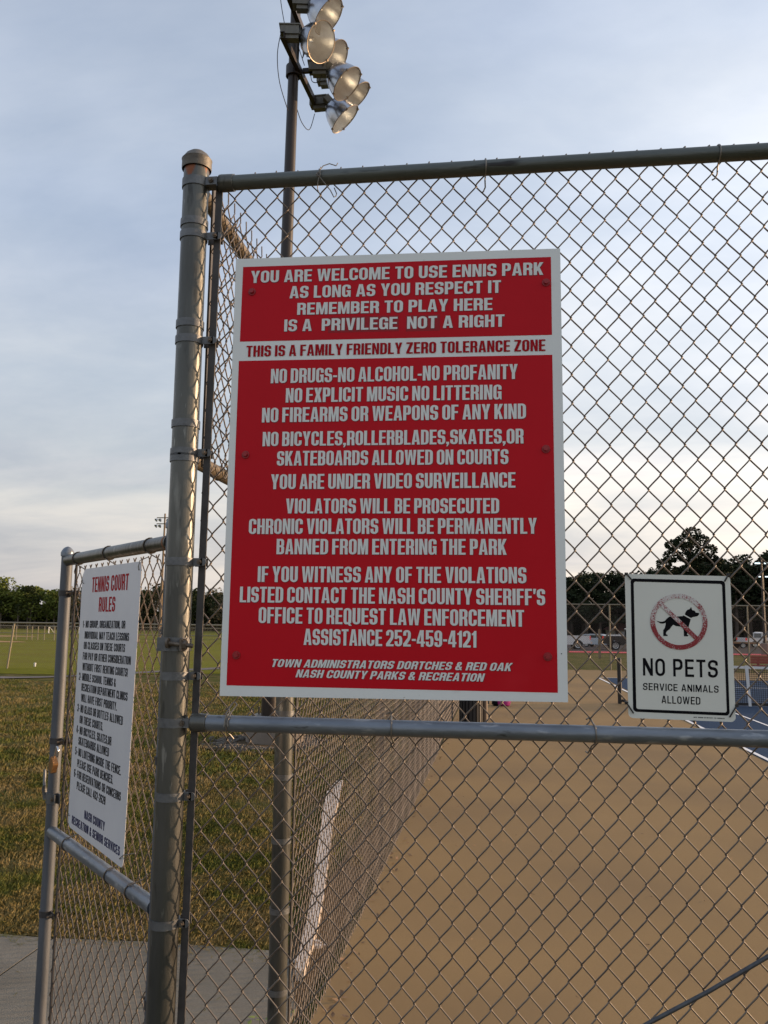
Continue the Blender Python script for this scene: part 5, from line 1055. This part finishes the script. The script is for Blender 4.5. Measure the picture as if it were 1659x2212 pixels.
# ------------------------------------------------------------------ trees
def foliage(q, c, rad, n, size, rg, squash=.8):
    for _ in range(n):
        while True:
            v = Vector((rg.uniform(-1,1), rg.uniform(-1,1), rg.uniform(-1,1)))
            if .25 < v.length < 1: break
        v = v.normalized()*(v.length**.5); p = Vector(c) + Vector((v.x*rad, v.y*rad, v.z*rad*squash))
        s_ = size*rg.uniform(.5, 1.3); a = Vector((rg.uniform(-1,1), rg.uniform(-1,1), rg.uniform(-.6,.6))).normalized(); b = a.orthogonal().normalized(); b = (b*math.cos(rg.random()*6)+a.cross(b)*math.sin(rg.random()*6))
        q.add([p-a*s_, p+b*s_*.6, p+a*s_*.9, p-b*s_*.5], [(0,1,2,3)])
def tree_proto(kind, seed):
    rg = random.Random(seed); t = bpy.data.objects.new('tree', None)
    tk = MB(); cr_ = MB()
    if kind == 'pine':
        H = rg.uniform(10.5, 12.5); tk.tube([(0,0,-.3), (.1,0,H*.5), (rg.uniform(-.3,.3),0,H*.97)], [.24,.17,.05], 8)
        nb = 16
        for k in range(nb):
            f = k/(nb-1); z = H*(.30+.68*f); rr = (2.5*(1-f)**.6+.5)*rg.uniform(.6, 1.15); a = rg.random()*6.28; p = Vector((math.cos(a)*rr, math.sin(a)*rr, z+rr*.18))
            tk.tube([(0,0,z-.3), p*.5+Vector((0,0,z*.5-.1)), p], [.07,.05,.02], 4, False)
            foliage(cr_, p, rg.uniform(.8, 1.25), 70, .26, rg, .55); foliage(cr_, Vector((p.x*.5, p.y*.5, z+.1)), 1.0, 50, .26, rg, .7)
        foliage(cr_, (0,0,H*.96), .9, 45, .2, rg, .8)
    else:
        H = rg.uniform(8.5, 12); W_ = {'spring': 2.3, 'dark': 2.5, 'brown': 2.4}[kind]
        tk.tube([(0,0,-.3), (rg.uniform(-.2,.2),0,H*.35), (rg.uniform(-.4,.4),rg.uniform(-.3,.3),H*.7)], [.22,.15,.07], 8)
        for k in range(9):
            f = rg.random(); z = H*(.25+.60*f); a = rg.random()*6.28; rr = W_*rg.uniform(.5, 1)*(1-.5*f); p = Vector((math.cos(a)*rr, math.sin(a)*rr, z+rr*.55))
            tk.tube([(0,0,z*.8), p*.5+Vector((0,0,z*.45)), p], [.09,.06,.02], 5, False)
            foliage(cr_, p, rg.uniform(1.0, 1.7), {'spring': 110, 'dark': 150, 'brown': 75}[kind], .30 if kind != 'brown' else .2, rg, .8)
        foliage(cr_, (0,0,H*.80), W_*.55, {'spring': 130, 'dark': 170, 'brown': 90}[kind], .30 if kind != 'brown' else .2, rg, 1.1)
        foliage(cr_, (0,0,H*.45), W_*.95, {'spring': 200, 'dark': 240, 'brown': 150}[kind], .3, rg, 1.3)
    return H, mesh_of(tk, M['bark'] if kind in ('spring','brown') else M['bark_dark'], 'trunk'), mesh_of(cr_, {'pine': M['needle'], 'spring': M['leaf_spring'], 'dark': M['leaf_dark'], 'brown': M['leaf_brown']}[kind], 'crown')
protos = {k: [tree_proto(k, s_) for s_ in sd_] for k, sd_ in (('pine', (1,2,3,4)), ('spring', (11,12,13)), ('dark', (21,22,23)), ('brown', (31,32)))}
TL = {'pine': ('pine_tree', 'dark pine in the tall pine wood behind the parking lot', 'pines behind the parking lot'), 'spring': ('leafy_tree', 'fresh green leafy tree in the wood edge beyond the playing field', 'fresh green trees beyond the field'),
      'dark': ('evergreen_tree', 'dense dark evergreen in the wood edge beyond the playing field', 'dark evergreens beyond the field'), 'brown': ('budding_tree', 'brownish budding tree in the wood edge beyond the playing field', 'budding trees beyond the field')}
def plant(kind, x, y, s_, label=None, group='*', sx=1):
    nm, lab, gr = TL[kind]; H, tm, cm = protos[kind][rnd.randrange(len(protos[kind]))]
    t = thing(nm, label or lab, 'tree', (x, y, ZP), rnd.random()*6.28, None if label else gr); sc = s_/H
    for n_, me in (('trunk', tm), ('crown', cm)):
        o = inst(n_, me, t); o.scale = (sc*sx, sc*sx, sc)
# left wood edge, about 165 m out: top outline follows the skyline
def skyl(x):   # wanted tree height at X (for Y = 170)
    return 9.25 + .45*math.sin(x*.35) + .35*math.sin(x*.9+1)
x = -130
while x < -50:
    k = rnd.choice(('spring','dark','spring','brown','dark','spring') if x < -80 else ('dark','dark','brown','dark'))
    plant(k, x, 168+rnd.uniform(-2.5,2.5), skyl(x)*rnd.uniform(.9, 1.06), sx=1.05); x += rnd.uniform(2.0, 2.9)
x = -132
while x < -48:
    plant(rnd.choice(('dark','dark','brown','spring')), x, 175+rnd.uniform(-2,2), (skyl(x)+.3)*rnd.uniform(.85, 1.08), sx=1.15); x += rnd.uniform(2.6, 3.6)
plant('spring', -102.9, 166, 11.6, 'tallest fresh green tree with a ragged top at the left end of the wood', None, .8)
plant('dark', -97.0, 166, 9.6, 'round dark evergreen standing proud of the wood edge, right of the tallest green tree', None, 1.0)
# middle, mostly behind the notice
for k in range(22):
    f = k/21; plant(rnd.choice(('dark','pine','dark')) if f < .5 else 'pine', -48+f*56, 168-f*20+rnd.uniform(-3,3), rnd.uniform(8,9.5), sx=1.2)
# right hand pine wood
def rskyl(x): return 9.3 + (x-8)*.07 + (.8 if x > 32 else 0) + .25*math.sin(x*.8)
for row, (yy, m_, sc) in enumerate(((132, .92, 1.25), (138, 1.0, 1.25), (145, 1.06, 1.35))):
    x = 8 + row*.7
    while x < 62:
        if not (row == 0 and 16.5 < x < 22): plant('pine', x, yy+rnd.uniform(-2,2), rskyl(x)*m_*rnd.uniform(.93, 1.05), sx=sc)
        x += rnd.uniform(2.0, 2.7)
# the big pine that stands above the wood
bigH, btm, bcm = protos['pine'][0]
rg = random.Random(77); tk = MB(); cr_ = MB(); H = 15.2
tk.tube([(0,0,-.3), (.15,0,H*.45), (-.1,.1,H*.75), (.1,0,H*.96)], [.36,.26,.16,.05], 10)
for (bx, bz, br) in ((-2.6,9.4,1.3), (-3.3,10.6,1.0), (-2.3,11.6,1.2), (-2.6,12.9,1.0), (-1.2,13.4,1.25), (.2,14.6,1.2), (1.4,13.7,1.1), (.3,12.8,1.2), (2.2,12.3,1.0), (1.2,11.4,1.0), (3.0,11.3,.9), (3.9,10.9,.7), (4.6,9.9,.8), (3.0,9.6,.8), (1.6,9.7,.9), (-.8,11.3,1.1), (-.9,9.6,1.0), (.2,8.4,1.3), (-2.2,8.0,1.3), (2.3,8.1,1.2), (4.0,8.6,1.0), (-3.6,8.7,1.0), (5.2,9.2,.6), (-.2,10.3,.8)):
    by = rg.uniform(-1.8, 1.8); p = Vector((bx, by, bz)); z0 = max(bz-1.4, 6.5)
    tk.tube([(0,0,z0), (bx*.5, by*.5, z0+(bz-z0)*.6), p], [.12,.08,.03], 5, False)
    foliage(cr_, p, br*1.08, int(420*br), .21, rg, .66)
t = thing('pine_tree', 'tallest pine with an open rounded crown rising above the wood and the no pets sign', 'tree', (25.7, 119, ZP))
inst('trunk', mesh_of(tk, M['bark_dark'], 'trunk'), t); inst('crown', mesh_of(cr_, M['needle'], 'crown'), t)
# undergrowth closes the foot of the wood
def brush(name, x0, x1, y0f, n, h, m_):
    q = MB(); rg = random.Random(len(name)*7)
    for _ in range(n):
        x = rg.uniform(x0, x1); y = y0f(x)+rg.uniform(-1.5, 3); z = ZP+rg.random()*h*(.7+.3*math.sin(x*.7)); s_ = rg.uniform(.35,.8)
        a = rg.random()*3.1; q.add([(x-s_*math.cos(a), y-s_*math.sin(a), z-s_*.5), (x+s_*math.cos(a), y+s_*math.sin(a), z-s_*.4), (x+s_*.5, y, z+s_*.6), (x-s_*.4, y, z+s_*.5)], [(0,1,2,3)])
    return tag(obj(name, q, m_, kind='stuff'), 'dense dark undergrowth filling the foot of the wood', 'undergrowth')
brush('undergrowth', -134, -46, lambda x: 178, 16000, 8.0, M['leaf_dark'])
brush('undergrowth_mid', -46, 8, lambda x: 178-(x+46)*.5, 8000, 7.5, M['leaf_dark']).name = 'undergrowth'
brush('undergrowth_pines', 8, 64, lambda x: 149, 16000, 8.6, M['needle']).name = 'undergrowth'
